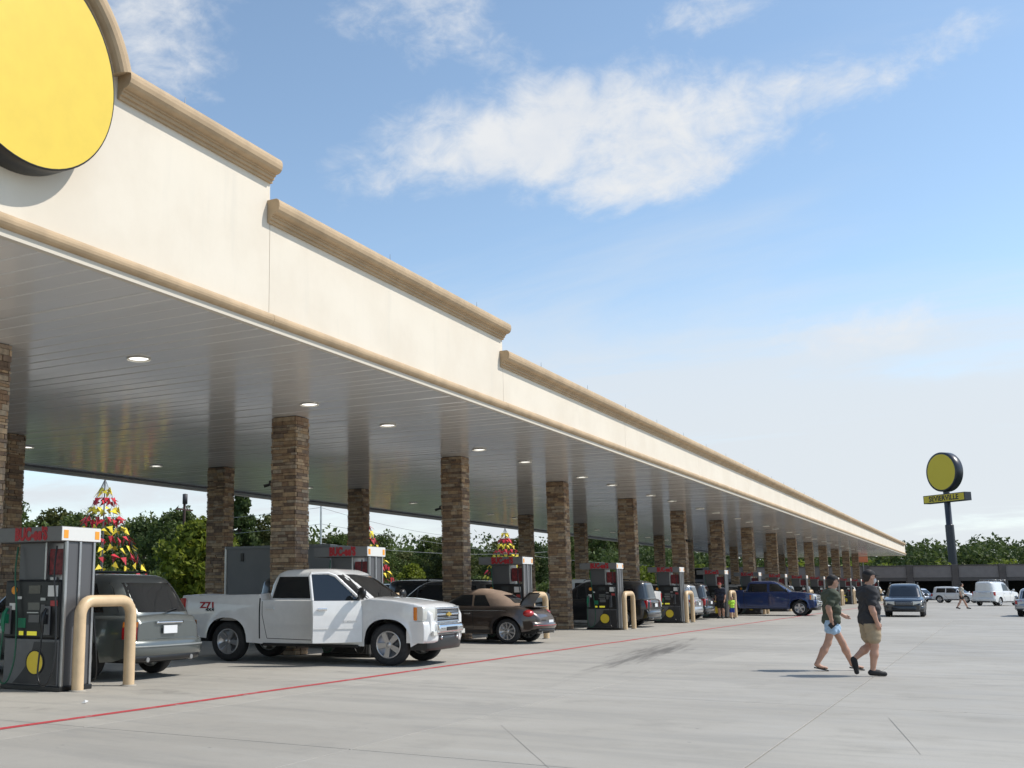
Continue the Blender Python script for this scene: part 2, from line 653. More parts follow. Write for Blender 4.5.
# painted red fire line under the edge of the canopy
mb = MB()
ys = np.arange(-6, 149, .5)
mb.grid(lambda u, v: (-9.30+u+.012*math.sin(v*1.3), v, .004), [0, .125], list(ys), False, True)
tag(mb.build('fire_lane_line', M_RED_LINE), 'worn red painted line on the concrete along the canopy edge', 'painted line')
# wandering hairline cracks in the slabs
for pts, lb in (([(-4.75, 11.11), (-2.9, 8.02)], 'hairline saw cut slanting across the concrete in the middle foreground'),
                ([(-1.2, 13.9), (-.72, 11.0)], 'short hairline saw cut in the concrete at the lower right')):
    mb = MB()
    P = []
    for a, b in zip(pts[:-1], pts[1:]):
        for k in range(7):
            P.append((a[0]+(b[0]-a[0])*k/6+rng.uniform(-.002, .002), a[1]+(b[1]-a[1])*k/6+rng.uniform(-.002, .002)))
    L, R_ = [], []
    for p in P:
        wd = rng.uniform(.0015, .003)
        L.append((p[0]-wd, p[1], .0035))
        R_.append((p[0]+wd, p[1], .0035))
    n_ = len(P)
    mb.add(L+R_, [(i, n_+i, n_+i+1, i+1) for i in range(n_-1)])
    tag(mb.build('pavement_crack', mat('crack_dark', (.24, .23, .215), .95)), lb, 'crack')

# ------------------------------------------------------------------ fuel canopy
canopy = empty('fuel_canopy', (-18.2, 60, 0), 0, 'long cream stucco fuel station canopy with stepped tan cornice', 'canopy')
CAN = Vector((-18.2, 60, 0))


def cpart(mb, name, m_, fix=False):
    o = mb.build(name, m_, canopy, fix)
    o.location = -CAN
    return o


Y_END, Y_START = 148.6, -16.0
T1, T2, T3 = 8.22, 7.55, 6.89
ARC_Y, ARC_Z, ARC_R = 8.12, 7.60, 1.88
joints = [-16.0, -6.6, 2.85, 13.36, 22.75] + [22.75+9.55*k for k in range(1, 13)] + [Y_END]
tops = [T3, T2, T1] + [T2] + [T3]*13
for a, b, tz in zip(joints[:-1], joints[1:], [T3, T2, T1, T2]+[T3]*20):
    mb = MB()
    if tz == T1:
        poly = [(a+.006, 5.52), (b-.006, 5.52), (b-.006, tz-.05)]
        dy = math.sqrt(ARC_R**2-(tz-.05-ARC_Z)**2)
        a0 = math.atan2(tz-.05-ARC_Z, dy)
        for k in range(25):
            an = a0+(PI-2*a0)*k/24
            poly.append((ARC_Y+(ARC_R-.05)*math.cos(an), ARC_Z+(ARC_R-.05)*math.sin(an)))
        poly.append((a+.006, tz-.05))
    else:
        poly = [(a+.006, 5.52), (b-.006, 5.52), (b-.006, tz-.05), (a+.006, tz-.05)]
    mb.prism(poly, 'x', FAS_X-.055, FAS_X)
    cpart(mb, 'fascia_panel', M_STUCCO, True)

COR = [(0, -.37), (.04, -.37), (.04, -.325), (.075, -.32), (.075, -.275), (.105, -.27), (.105, -.245), (.15, -.24), (.19, -.222), (.22, -.185), (.235, -.13), (.232, -.075), (.215, -.03), (.185, -.005), (.16, 0), (-.25, 0)]


def cornice(y0, y1, tz, seg=1):
    mb = MB()
    mb.prism([(FAS_X+.004+dx, tz+dz) for dx, dz in COR] + [(FAS_X-.27, tz-.05), (FAS_X+.004, tz-.06)], 'y', y0, y1)
    return cpart(mb, 'cornice', M_TAN, True)


dyo = math.sqrt(ARC_R**2-(T1-ARC_Z)**2)
cornice(-16, -6.35, T3)
cornice(-6.65, 3.15, T2)
cornice(2.80, ARC_Y-dyo+.05, T1)
cornice(ARC_Y+dyo-.05, 13.36, T1)
cornice(13.28, 22.75, T2)
yy = 22.58
for k in range(13):
    y1 = min(22.75+9.55*(k+1)-.004, Y_END)
    cornice(yy, y1, T3)
    yy = y1+.004
# arched cornice round the disc
mb = MB()
prof = [(FAS_X+.002+dx, dz) for dx, dz in COR] + [(FAS_X-.27, -.05), (FAS_X+.002, -.06)]
a0 = math.atan2(T1-ARC_Z, dyo)-.02
n_ = 40
vs = []
for k in range(n_+1):
    an = a0+(PI-2*a0)*k/n_
    for (x, dz) in prof:
        r = ARC_R+dz
        vs.append((x, ARC_Y+r*math.cos(an), ARC_Z+r*math.sin(an)))
q = len(prof)
fs = [(k*q+i, k*q+(i+1) % q, (k+1)*q+(i+1) % q, (k+1)*q+i) for k in range(n_) for i in range(q)]
fs += [tuple(range(q)), tuple(range(n_*q+q-1, n_*q-1, -1))]
mb.add(vs, fs)
cpart(mb, 'arched_cornice', M_TAN, True)
# lower moulding and white drip band, in lengths
jj = [-16.0, -6.6, 2.85, 13.36, 22.75]+[22.75+9.55*k for k in range(1, 13)]+[Y_END]
for a, b in zip(jj[:-1], jj[1:]):
    mb = MB()
    pr = [(FAS_X-.2, 5.53), (FAS_X-.2, 5.70), (FAS_X+.006, 5.72)]
    for k in range(9):
        an = PI/2-PI*k/8
        pr.append((FAS_X+.03+.085*math.cos(an), 5.62+.09*math.sin(an)))
    pr.append((FAS_X+.006, 5.53))
    mb.prism(pr, 'y', a+.004, b-.004)
    cpart(mb, 'lower_moulding', M_TAN, True)
    mb = MB()
    mb.box(FAS_X-.06, FAS_X+.03, a+.002, b-.002, 5.438, 5.528)
    cpart(mb, 'drip_band', mat('cream_trim', (.60, .545, .455), .7))
# slender lightning rods along the parapet
mb = MB()
mb.tube([(0, 0, 0), (0, 0, .22)], [.012, .004], 6)
rod_me = mb.mesh('lightning_rod', M_STEEL)
for y in [11.2, 17.3, 21.3] + [25.2+3.6*k for k in range(14)]:
    o = link(bpy.data.objects.new('lightning_rod', rod_me), canopy)
    o.location = Vector((FAS_X+.02, y, (T1 if y < 13 else T2 if y < 22.5 else T3)-.01))-CAN
# roof deck, back fascia, ends
mb = MB()
mb.box(BACK_X+.02, FAS_X-.26, Y_START, Y_END, 5.9, 6.15)
cpart(mb, 'roof_deck', M_WHITE)
mb = MB()
mb.box(BACK_X-.3, BACK_X, Y_START, Y_END, 5.36, 6.89)
cpart(mb, 'back_fascia', M_STUCCO)
mb = MB()
mb.box(BACK_X+.001, FAS_X-.26, Y_END-.2, Y_END-.01, 5.40, 6.87)
cpart(mb, 'end_fascia', M_STUCCO)
mb = MB()
mb.box(BACK_X+.001, BACK_X+.5, Y_START, Y_END-.21, 5.375, 5.435)
cpart(mb, 'edge_channel', M_STEELG)
# ceiling deck pans run across the canopy
PW = .405
x0c, x1c = BACK_X+.51, FAS_X-.065
pan_prof = [(0, 5.60), (0, SOF+.015), (.008, SOF+.012), (.018, SOF+.0015), (.030, SOF), (PW-.026, SOF), (PW-.016, SOF+.003), (PW-.002, SOF+.015), (PW-.002, 5.60)]
mb = MB()
mb.prism([(y, z) for y, z in pan_prof][::-1], 'x', x0c, x1c)
pan_me = mb.mesh('ceiling_pan', M_CEIL)
n_pan = int((Y_END-.22-Y_START)/PW)
rest = MB()
for k in range(n_pan):
    y = Y_START+k*PW
    if 6 < y < 60:
        o = link(bpy.data.objects.new('ceiling_pan', pan_me), canopy)
        o.location = Vector((0, y, rng.uniform(-.0025, .0025)))-CAN
        o.rotation_euler = (rng.uniform(-.004, .004), 0, 0)
        o.location.z += 0
    else:
        rest.prism([(y+a, z) for a, z in pan_prof][::-1], 'x', x0c, x1c)
o = cpart(rest, 'far_ceiling_pans', M_CEIL)
tag(o, kind='stuff')

# yellow disc sign, without any figure on it
disc = empty('disc_sign', (FAS_X+.004, ARC_Y, ARC_Z-1.31), 0, 'big round yellow sign with black rim mounted under the canopy arch', 'sign')
mb = MB()
n_ = 72
mb.lathe([(1.315, 0), (1.32, .02), (1.32, .335), (1.31, .35), (1.297, .35)], (0, 0, 1.28), 'x', n_)
mb.build('rim', M_BLACK, disc)
mb = MB()
mb.add([(.348, 1.299*math.cos(2*PI*k/n_), 1.28+1.299*math.sin(2*PI*k/n_)) for k in range(n_)], [tuple(range(n_))])
mb.build('face', mat('sign_face_yellow', (.74, .53, .055), .42, var=.03), disc)

# ------------------------------------------------------------------ stone columns
mb = MB()
mb.bbox(-.5, .5, -.5, .5, -.5, .5, .07)
stone_me = mb.mesh('stone', M_STONE)


def stone_layout(seed):
    """list of (face, centre, size) for one column with its corner at the origin"""
    r = random.Random(seed)
    out = []
    z = .01
    flip = 0
    while z < SOF-.03:
        h = min(r.choice([.045, .055, .065, .075, .09, .105]), SOF-.012-z)
        flip ^= 1
        for face, L in (('front', COL_W), ('right', COL_D), ('back', COL_W), ('left', COL_D)):
            a0_, a1_ = (0.0, L) if (face in ('front', 'back')) == bool(flip) else (.055, L-.055)
            a = a0_
            while a < a1_-1e-4:
                l = r.uniform(.16, .40)
                if a1_-(a+l) < .13:
                    l = a1_-a
                d = r.uniform(-.012, .02)
                t_ = .055
                if face == 'front':
                    c, s = (-COL_W+a+l/2, t_/2-d, 0), (l, t_, h)
                elif face == 'back':
                    c, s = (-COL_W+a+l/2, COL_D-t_/2+d, 0), (l, t_, h)
                elif face == 'right':
                    c, s = (-t_/2+d, a+l/2, 0), (t_, l, h)
                else:
                    c, s = (-COL_W+t_/2-d, a+l/2, 0), (t_, l, h)
                out.append((face, (c[0], c[1], z+h/2), (s[0]-.006, s[1]-.006, s[2]-.007)))
                a += l
        z += h
    return out


def joined_stones(lst, name, parent=None):
    mb = MB()
    for _, c, s in lst:
        x, y, z = s[0]/2, s[1]/2, s[2]/2
        b = .006
        vs = []
        for dz, k in ((-z, b), (-z+b, 0), (z-b, 0), (z, b)):
            vs += [(c[0]-x+k, c[1]-y+k, c[2]+dz), (c[0]+x-k, c[1]-y+k, c[2]+dz), (c[0]+x-k, c[1]+y-k, c[2]+dz), (c[0]-x+k, c[1]+y-k, c[2]+dz)]
        fs = [(3, 2, 1, 0), (12, 13, 14, 15)]
        for i in range(3):
            for k in range(4):
                fs.append((i*4+k, i*4+(k+1) % 4, i*4+4+(k+1) % 4, i*4+4+k))
        mb.add(vs, fs)
    return mb


core_mb = MB()
core_mb.box(-COL_W+.035, -.035, .035, COL_D-.035, 0, SOF+.012)
core_me = core_mb.mesh('core', M_MORTAR)
variants = {}
for v in range(4):
    lay = stone_layout(100+v)
    variants[v] = (lay, joined_stones(lay, 'stone_cladding').mesh('stone_cladding', M_STONE),
                   joined_stones([s for s in lay if s[0] in ('back', 'left')], 'x').mesh('rear_stone_cladding', M_STONE))
for row, (cx, yo, lab) in enumerate(((COL_X1, 0.0, 'front row'), (-21.5, -1.5, 'rear row'))):
    for i in range(15):
        o = empty('stone_column', (cx, COL_Y0+yo+i*COL_S, 0), 0, 'brown ledge-stone column, %s from the left in the canopy %s' % (ORD[i], lab), 'column', 'stone columns under the canopy')
        link(bpy.data.objects.new('core', core_me), o)
        lay, allm, rear = variants[(i+row*2) % 4]
        if row == 0 and i in (1, 2, 3) or row == 1 and i == 1 or i == 0:
            for f, c, s in lay:
                if f in ('front', 'right'):
                    st = link(bpy.data.objects.new('stone', stone_me), o)
                    st.location = c
                    st.scale = s
            tag(link(bpy.data.objects.new('rear_stone_cladding', rear), o), kind='stuff')
        else:
            tag(link(bpy.data.objects.new('stone_cladding', allm), o), kind='stuff')

# ------------------------------------------------------------------ recessed ceiling lamps
mb = MB()
mb.lathe([(.205, -.03), (.205, -.004), (.17, 0), (.165, .012)], (0, 0, 0), 'z', 24)
trim_me = mb.mesh('trim_ring', M_WHITE)
mb = MB()
mb.add([(.166*math.cos(2*PI*k/24), .166*math.sin(2*PI*k/24), -.006) for k in range(24)], [tuple(range(23, -1, -1))])
lens_me = mb.mesh('lens', M_LAMP)
for row, (lx, yo) in enumerate(((-12.56, 0), (-23.2, -1.75))):
    k = 0
    for i in range(13 if row == 0 else 9):
        for off in (2.38, 7.84):
            y = COL_Y0+yo+off+i*COL_S
            o = empty('ceiling_light', (lx, y, SOF-.004), 0, 'lit round ceiling lamp, %s from the left in the %s line' % (ORD[k], 'front' if row == 0 else 'rear'), 'ceiling light', 'recessed lamps in the canopy ceiling')
            link(bpy.data.objects.new('trim_ring', trim_me), o)
            link(bpy.data.objects.new('lens', lens_me), o)
            k += 1

# dome-and-bracket cameras on the columns
for (x, y, lb) in ((COL_X1-COL_W-.03, COL_Y0+COL_S+.1, 'small black camera on the left side of the second front column'),
                   (COL_X1-COL_W-.03, COL_Y0+2*COL_S+.1, 'small black camera on the left side of the third front column'),
                   (COL_X1+.03, COL_Y0+5*COL_S+.2, 'small dark camera on the right side of the sixth front column')):
    sgn = 1 if x > COL_X1 else -1
    o = empty('security_camera', (x, y, 3.9), 0, lb, 'camera')
    mb = MB()
    mb.bbox(-.07, .07, -.05, .05, -.05, .07, .012)
    mb.build('housing', M_BLACK, o)
    mb = MB()
    mb.tube([(0, 0, 0), (sgn*.12, 0, -.03), (sgn*.2, -.06, -.06)], [.03, .035, .04], 8)
    mb.build('lens_barrel', M_BLACK, o)

# ------------------------------------------------------------------ fuel pumps
txt_pump = text_mesh("BUC-ee'S", .25, M_RED, .004, .014, 1.02)


def make_pump(label):
    o = empty('fuel_pump', (0, 0, 0), 0, label, 'fuel pump', 'fuel pumps')
    mb = MB()
    mb.bbox(-.53, .70, -.33, .33, 0, .07, .01)
    mb.build('plinth', M_BLACK, o)
    mb = MB()
    mb.bbox(-.51, .615, -.30, .30, .07, .74, .015)
    cab = mb.build('lower_cabinet', M_STEELG, o)
    for s in (-1, 1):
        # black swoosh over the lower left of the cabinet door
        mb = MB()
        pts = [(-.585, .10)]
        for k in range(9):
            u = k/8
            pts.append((-.585+.30*u+.0*u, .10+(.02+.50*u*u)))
        pts = [(-.30, .09), (.60, .09), (.60, .70), (.12, .70)] + [(.12-.42*u, .70-.61*(u**.55)) for u in (.15, .3, .45, .6, .75, .9)]
        y0_, y1_ = (-.306, -.299) if s < 0 else (.299, .306)
        mb.prism(pts, 'y', y0_, y1_)
        mb.build('cabinet_door', mat('pump_door_dark', (.045, .045, .048), .35, metal=.3), cab, True)
        mb = MB()
        mb.lathe([(.001, 0), (.165, 0), (.165, .010), (.001, .010)], (.16, s*.306 if s > 0 else -.316, .40), 'y', 28, False)
        ro = mb.build('round_emblem', M_YELLOW, cab)
        mb = MB()
        mb.lathe([(.165, -.001), (.185, -.001), (.185, .012), (.165, .012)], (.16, s*.306 if s > 0 else -.317, .40), 'y', 28, False)
        mb.build('emblem_ring', M_BLACK, cab)
    mb = MB()
    mb.bbox(-.53, .617, -.315, .315, .745, 1.60, .03)
    pan = mb.build('control_panel', M_BLACK, o)
    for s in (-1, 1):
        yb = s*.317

        def flat(x0, x1, z0, z1, name, m_, d=.006, par=pan):
            mb = MB()
            mb.box(x0, x1, min(yb, yb+s*d), max(yb, yb+s*d), z0, z1)
            return mb.build(name, m_, par)
        flat(-.02, .22, 1.40, 1.52, 'display', mat('lcd_dark', (.05, .055, .055), .15))
        flat(.38, .58, 1.36, 1.52, 'notice', M_PAPER)
        flat(-.02, .22, 1.16, 1.27, 'price_display', mat('lcd_grey', (.10, .105, .10), .2))
        flat(.0, .22, .98, 1.09, 'keypad', mat('keypad_grey', (.12, .12, .12), .5))
        flat(-.19, -.10, .79, .85, 'grade_price', M_SCREEN)
        flat(-.02, .18, .79, .85, 'grade_price', M_SCREEN)
        flat(-.22, -.06, .90, 1.04, 'grade_button', M_GREEN)
        flat(.24, .34, 1.30, 1.34, 'card_reader', M_STEEL, .012)
        flat(.25, .33, 1.08, 1.24, 'card_slot', mat('keypad_grey', (.12, .12, .12), .5), .01)
        flat(-.42, -.30, 1.16, 1.26, 'notice', M_PAPER)
        flat(-.25, -.17, 1.32, 1.36, 'notice', M_PAPER)
        flat(.44, .58, 1.22, 1.30, 'notice', mat('label_red', (.4, .05, .05), .5))
        flat(-.04, .20, 1.115, 1.13, 'trim_strip', M_STEEL)
        mb = MB()
        mb.lathe([(.001, 0), (.06, 0), (.06, .008), (.001, .008)], (-.33, yb if s > 0 else yb-.008, 1.45), 'y', 16, False)
        mb.build('round_sticker', M_ORANGE, pan)
        # nozzles in their boots with hoses
        for xx, m_ in ((.40, M_BLACK), (-.42, M_GREEN)):
            mb = MB()
            mb.bbox(xx-.055, xx+.055, yb-.03*(s < 0)-.0, yb+.03*(s > 0)+.0, .80, 1.22, .01)
            bt = mb.build('nozzle_boot', M_STEELG, pan)
            mb = MB()
            mb.tube([(xx, yb+s*.04, 1.18), (xx, yb+s*.10, 1.10), (xx, yb+s*.12, .98), (xx, yb+s*.10, .84)], [.022, .035, .032, .02], 8)
            mb.bbox(xx-.028, xx+.028, yb+s*.05-.04, yb+s*.05+.06, .96, 1.10, .01)
            mb.build('nozzle', m_, pan)
            mb = MB()
            hp = []
            xe = xx+.13
            ctrl = [(xx, yb+s*.10, .84), (xx-.01, yb+s*.13, .5), (xx+.0, yb+s*.15, .22), (xx+.10, yb+s*.17, .10), (xx+.22, yb+s*.16, .16), (xx+.27, yb+s*.10, .5), (xx+.22, yb+s*.06, 1.1), (xx+.13, yb+s*.04, 1.7), (xx+.10, yb-s*.02, 2.1)]
            cs = [Vector(c) for c in ctrl]
            for a in range(len(cs)-1):
                p0, p1, p2, p3 = cs[max(a-1, 0)], cs[a], cs[a+1], cs[min(a+2, len(cs)-1)]
                for k in range(5):
                    t_ = k/5
                    hp.append(.5*((2*p1)+(-p0+p2)*t_+(2*p0-5*p1+4*p2-p3)*t_**2+(-p0+3*p1-3*p2+p3)*t_**3))
            hp.append(cs[-1])
            mb.tube(hp, .014, 7)
            mb.build('hose', M_BLACK if m_ is M_BLACK else mat('hose_green', (.02, .10, .055), .5), o)
    # towers and the open gap with a poster between them
    mb = MB()
    mb.bbox(-.34, .205, -.24, .24, 1.60, 2.165, .012)
    mb.build('left_tower', mat('tower_grey', (.115, .115, .12), .4, metal=.4), o)
    mb = MB()
    mb.bbox(.206, .245, -.25, .25, 1.60, 2.165, .008)
    mb.build('tower_edge', M_STEEL, o)
    mb = MB()
    mb.bbox(.62, .665, -.29, .31, .07, 2.165, .012)
    tw = mb.build('right_tower', mat('tower_grey', (.115, .115, .12), .4, metal=.4), o)
    for yy_ in (-.27, .0, .29):
        mb = MB()
        mb.bbox(.655, .69, yy_-.022, yy_+.022, .07, 2.165, .006)
        mb.build('edge_rail', M_STEEL, tw)
    for s in (-1, 1):
        mb = MB()
        mb.box(.27, .585, s*.2-.006, s*.2+.006, 1.68, 2.06)
        mb.build('poster', mat('poster_red', (.16, .018, .022), .5, var=.5, vscale=18), o)
    mb = MB()
    mb.lathe([(.001, 0), (.07, 0), (.07, .04), (.001, .04)], (.40, -.22, 1.60), 'z', 14, False)
    mb.build('intercom', M_STEEL, o)
    # head with lettering
    mb = MB()
    mb.bbox(-.69, .69, -.405, .405, 2.165, 2.385, .012)
    hd = mb.build('head', mat('head_grey', (.165, .165, .165), .45, var=.05), o)
    mb = MB()
    mb.bbox(.685, .70, -.40, .40, 2.175, 2.375, .004)
    mb.build('head_end_cap', mat('cap_white', (.66, .66, .64), .5), hd)
    for yy_ in (-.32, .32):
        mb = MB()
        mb.box(.70, .704, yy_-.045, yy_+.045, 2.21, 2.33)
        mb.build('orange_sticker', M_ORANGE, hd)
    for s in (-1, 1):
        t_ = link(bpy.data.objects.new('lettering', txt_pump), hd)
        t_.location = (.06, s*.410, 2.272)
        t_.rotation_euler = (PI/2, 0, 0 if s < 0 else PI)
        t_.scale = (.68, 1, 1)
    return o


pump0 = None
for i in range(15):
    lb = 'grey fuel pump with red lettering, %s from the left in the front line' % ORD[i]
    if pump0 is None:
        p = pump0 = make_pump(lb)
    else:
        p = copy_tree(pump0)
        p['label'] = lb
    p.location = (-12.49, PUMP_Y0+i*COL_S, 0.001)
for i in range(2):
    p = copy_tree(pump0)
    p['label'] = 'grey fuel pump far back under the canopy beside the %s rear column from the left' % ORD[i]
    p.location = (-24.3, PUMP_Y0-1.5+i*COL_S, 0.001)

# ------------------------------------------------------------------ tan hoop bollards
mb = MB()
hp = [(0, -.54, 0), (0, -.54, .5), (0, -.54, 1.06)]
for k in range(7):
    an = PI-PI/2*k/6
    hp.append((0, -.54+.22+.22*math.cos(an), 1.07+.22*math.sin(an)))
for k in range(7):
    an = PI/2-PI/2*k/6
    hp.append((0, .54-.22+.22*math.cos(an), 1.07+.22*math.sin(an)))
hp += [(0, .54, .5), (0, .54, 0)]
mb.tube(hp, .088, 18)
bol_me = mb.mesh('hoop', M_TANB)
mb = MB()
for s in (-1, 1):
    mb.lathe([(.125, 0), (.125, .012), (.09, .02)], (0, s*.54, 0), 'z', 18)
bolf_me = mb.mesh('foot_ring', mat('foot_concrete', (.36, .33, .28), .9))
for i in range(15):
    o = empty('hoop_bollard', (-11.66, PUMP_Y0+.44+i*COL_S, .001), 0, 'tan steel hoop bollard in front of the %s fuel pump from the left' % ORD[i], 'bollard', 'hoop bollards at the pump islands')
    link(bpy.data.objects.new('hoop', bol_me), o)
    link(bpy.data.objects.new('foot_ring', bolf_me), o)

# ------------------------------------------------------------------ vehicles
def lerp_tab(tab, x):
    return float(np.interp(x, [a for a, _ in tab], [b for _, b in tab]))


WHEELS = {}


def wheel_meshes(R, wdt, rimr, style):
    key = (R, wdt, rimr, style)
    if key in WHEELS:
        return WHEELS[key]
    h = wdt/2
    mb = MB()
    mb.lathe([(rimr, -h*.9), (rimr+.02, -h), (R-.05, -h), (R-.015, -h*.86), (R, -h*.6), (R, h*.6), (R-.015, h*.86), (R-.05, h), (rimr+.02, h), (rimr, h*.9)], (0, 0, 0), 'y', 36)
    ty = mb.mesh('tyre', M_RUBBER)
    mb = MB()
    for s in (-1, 1):
        o_ = s*h
        mb.lathe([(rimr+.004, o_*.9), (rimr-.012, o_*.98), (rimr-.025, o_*.9), (rimr-.035, o_*.4), (.05, o_*.3)], (0, 0, 0), 'y', 32)
        mb.lathe([(.001, o_*.92), (.05, o_*.9), (.062, o_*.8), (.07, o_*.4)], (0, 0, 0), 'y', 16)
        nsp = {'five': 5, 'ten': 10, 'six': 6}[style]
        for k in range(nsp):
            a = 2*PI*k/nsp
            w0, w1 = {'five': (.040, .055), 'ten': (.016, .024), 'six': (.034, .045)}[style]
            ca, sa = math.cos(a), math.sin(a)
            r0, r1 = .045, rimr-.02

            def P(r, t, y):
                return (r*ca-t*sa, y, r*sa+t*ca)
            vs = [P(r0, -w0, o_*.86), P(r0, w0, o_*.86), P(r1, w1, o_*.9), P(r1, -w1, o_*.9), P(r0, -w0, o_*.5), P(r0, w0, o_*.5), P(r1, w1, o_*.5), P(r1, -w1, o_*.5)]
            mb.add(vs, [(0, 1, 2, 3), (0, 4, 5, 1), (1, 5, 6, 2), (2, 6, 7, 3), (3, 7, 4, 0)])
    rim = mb.mesh('rim', M_ALLOY)
    mb = MB()
    for s in (-1, 1):
        mb.add([((rimr-.03)*math.cos(2*PI*k/24), s*h*.3, (rimr-.03)*math.sin(2*PI*k/24)) for k in range(24)], [tuple(range(24))])
    dk = mb.mesh('brake_disc', M_DARK)
    WHEELS[key] = (ty, rim, dk)
    return WHEELS[key]


class Car:
    """x forward, y left, z up; origin on the ground midway between the axles"""

    def __init__(s, name, label, cat, group, S, pm):
        s.S = S
        s.pm = pm
        s.root = empty(name, (0, 0, 0), 0, label, cat, group)
        s.g = S['green']            # rows of (z, x_rear, x_front, half width)
        s.build_body()
        if s.g:
            s.build_green()
        s.build_wheels()

    # body surface ---------------------------------------------------
    def wplan(s, x):
        S = s.S
        W = S['W']/2
        f = max(0, 1-(S['x1']-x)/S['rf'])
        r = max(0, 1-(x-S['x0'])/S['rr'])
        return W-S['tf']*f**2.2-S['tr']*r**2.2

    def side_y(s, x, z):
        S = s.S
        zm = S['zwide']
        lo = max(0, (zm-z)/zm)
        hi = max(0, (z-zm)/(S['ztop_side']-zm))
        y = s.wplan(x)-S.get('tuck', .09)*lo**2-S.get('tumble', .05)*hi**1.7
        for xc, ra in S['arches']:
            d = math.hypot(x-xc, z-S['R'])
            y += S.get('flare', .012)*math.exp(-((d-ra)/.07)**2)
        return y

    def zlow(s, x):
        S = s.S
        z = lerp_tab(S['bottom'], x)
        for xc, ra in S['arches']:
            if abs(x-xc) < ra:
                sq = S.get('arch_n', 2.0)
                z = max(z, S['R']+ra*(1-(abs(x-xc)/ra)**sq)**(1/sq))
        return z

    def build_body(s):
        S = s.S
        xs = list(np.linspace(S['x0'], S['x1'], S.get('N', 110)))
        for xc, ra in S['arches']:
            xs += [xc-ra, xc+ra, xc-ra-.001, xc+ra+.001]
        bed = S.get('bed')
        if bed:
            xs += [bed[0]-.001, bed[0]+.001, bed[1]-.001, bed[1]+.001]
        xs = sorted(xs)
        K, A, T = 8, 4, 4
        mb = MB()
        rings = []
        for x in xs:
            zt = lerp_tab(S['top'], x)
            rs = S.get('rsh', .06)
            zl = min(s.zlow(x), zt-rs-.03)
            zs = zt-rs
            half = []
            for k in range(K+1):
                z = zl+(zs-zl)*k/K
                half.append((s.side_y(x, z), z))
            ys = half[-1][0]
            for k in range(1, A+1):
                an = PI/2*k/A
                half.append((ys-rs*.9*(1-math.cos(an)), zs+rs*math.sin(an)))
            ye = half[-1][0]
            inbed = bed and bed[0] < x < bed[1]
            for k in range(1, T+1):
                f = 1-k/T
                y = ye*f
                z = zt+S.get('crown', .035)*(1-f*f)
                if inbed:
                    y, z = [(ye-.05, zt), (ye-.055, zt-.02), (ye-.06, bed[2]), (0, bed[2])][k-1]
                half.append((y, z))
            ring = [(x, y, z) for y, z in half] + [(x, -y, z) for y, z in half[-2::-1]]
            rings.append(ring)
        n_ = len(rings[0])
        vs = [p for r in rings for p in r]
        fs = []
        for i in range(len(rings)-1):
            for k in range(n_-1):
                fs.append((i*n_+k, i*n_+k+1, (i+1)*n_+k+1, (i+1)*n_+k))
        mb.add(vs, fs, True)
        mb.add(rings[0], [tuple(range(n_-1, -1, -1))])
        mb.add(rings[-1], [tuple(range(n_))])
        s.body = mb.build('body', s.pm, s.root)
        # black underbody and wheel wells
        mb = MB()
        zb = min(b for _, b in S['bottom'])
        ww = S['W']/2-.30
        mb.box(S['x0']+.12, S['x1']-.16, -ww, ww, zb+.02, S['R']*2-.05)
        for xc, ra in S['arches']:
            for sg in (-1, 1):
                y0_, y1_ = sorted((sg*(ww-.05), sg*(S['W']/2-.04)))
                n2 = 14
                pts = [(xc+(ra+.012)*math.cos(PI*k/n2), S['R']+(ra+.012)*math.sin(PI*k/n2)) for k in range(n2+1)]
                v0 = [(a, y0_, b) for a, b in pts]+[(a, y1_, b) for a, b in pts]
                mb.add(v0, [(k, k+1, n2+2+k, n2+1+k) for k in range(n2)])
        mb.build('underbody', M_DARK, s.root)

    # greenhouse -----------------------------------------------------
    def gi(s, z):
        g = s.g
        zz = [r[0] for r in g]
        return [float(np.interp(z, zz, [r[i] for r in g])) for i in (1, 2, 3)]

    def build_green(s):
        S = s.S
        n = S.get('gn', 5.0)
        mb = MB()
        zs = np.linspace(s.g[0][0], s.g[-1][0], 16)
        M_ = 56
        rings = []
        for z in zs:
            xr, xf, w_ = s.gi(z)
            xc, hx = (xr+xf)/2, (xf-xr)/2
            ring = []
            for k in range(M_):
                a = 2*PI*(k+.5)/M_
                ca, sa = math.cos(a), math.sin(a)
                ring.append((xc+hx*math.copysign(abs(ca)**(2/n), ca), w_*math.copysign(abs(sa)**(2/n), sa), z))
            rings.append(ring)
        # crown of the roof
        xr, xf, w_ = s.gi(zs[-1])
        for f, dz in ((.93, .022), (.75, .042), (.4, .055), (.02, .06)):
            ring = []
            xc, hx = (xr+xf)/2, (xf-xr)/2
            for k in range(M_):
                a = 2*PI*(k+.5)/M_
                ca, sa = math.cos(a), math.sin(a)
                ring.append((xc+f*hx*math.copysign(abs(ca)**(2/n), ca), f*w_*math.copysign(abs(sa)**(2/n), sa), zs[-1]+dz*S.get('roofcrown', 1.0)))
            rings.append(ring)
        vs = [p for r in rings for p in r]
        fs = [(i*M_+k, i*M_+(k+1) % M_, (i+1)*M_+(k+1) % M_, (i+1)*M_+k) for i in range(len(rings)-1) for k in range(M_)]
        mb.add(vs, fs, True)
        s.cab = mb.build('roof', S.get('roof_mat') or s.pm, s.root)

    def surf_side(s, x, z, eps):
        n = s.S.get('gn', 5.0)
        xr, xf, w_ = s.gi(z)
        xc, hx = (xr+xf)/2, (xf-xr)/2
        f = max(0.0, 1-abs(min(1, max(-1, (x-xc)/hx)))**n)**(1/n)
        return w_*f+eps

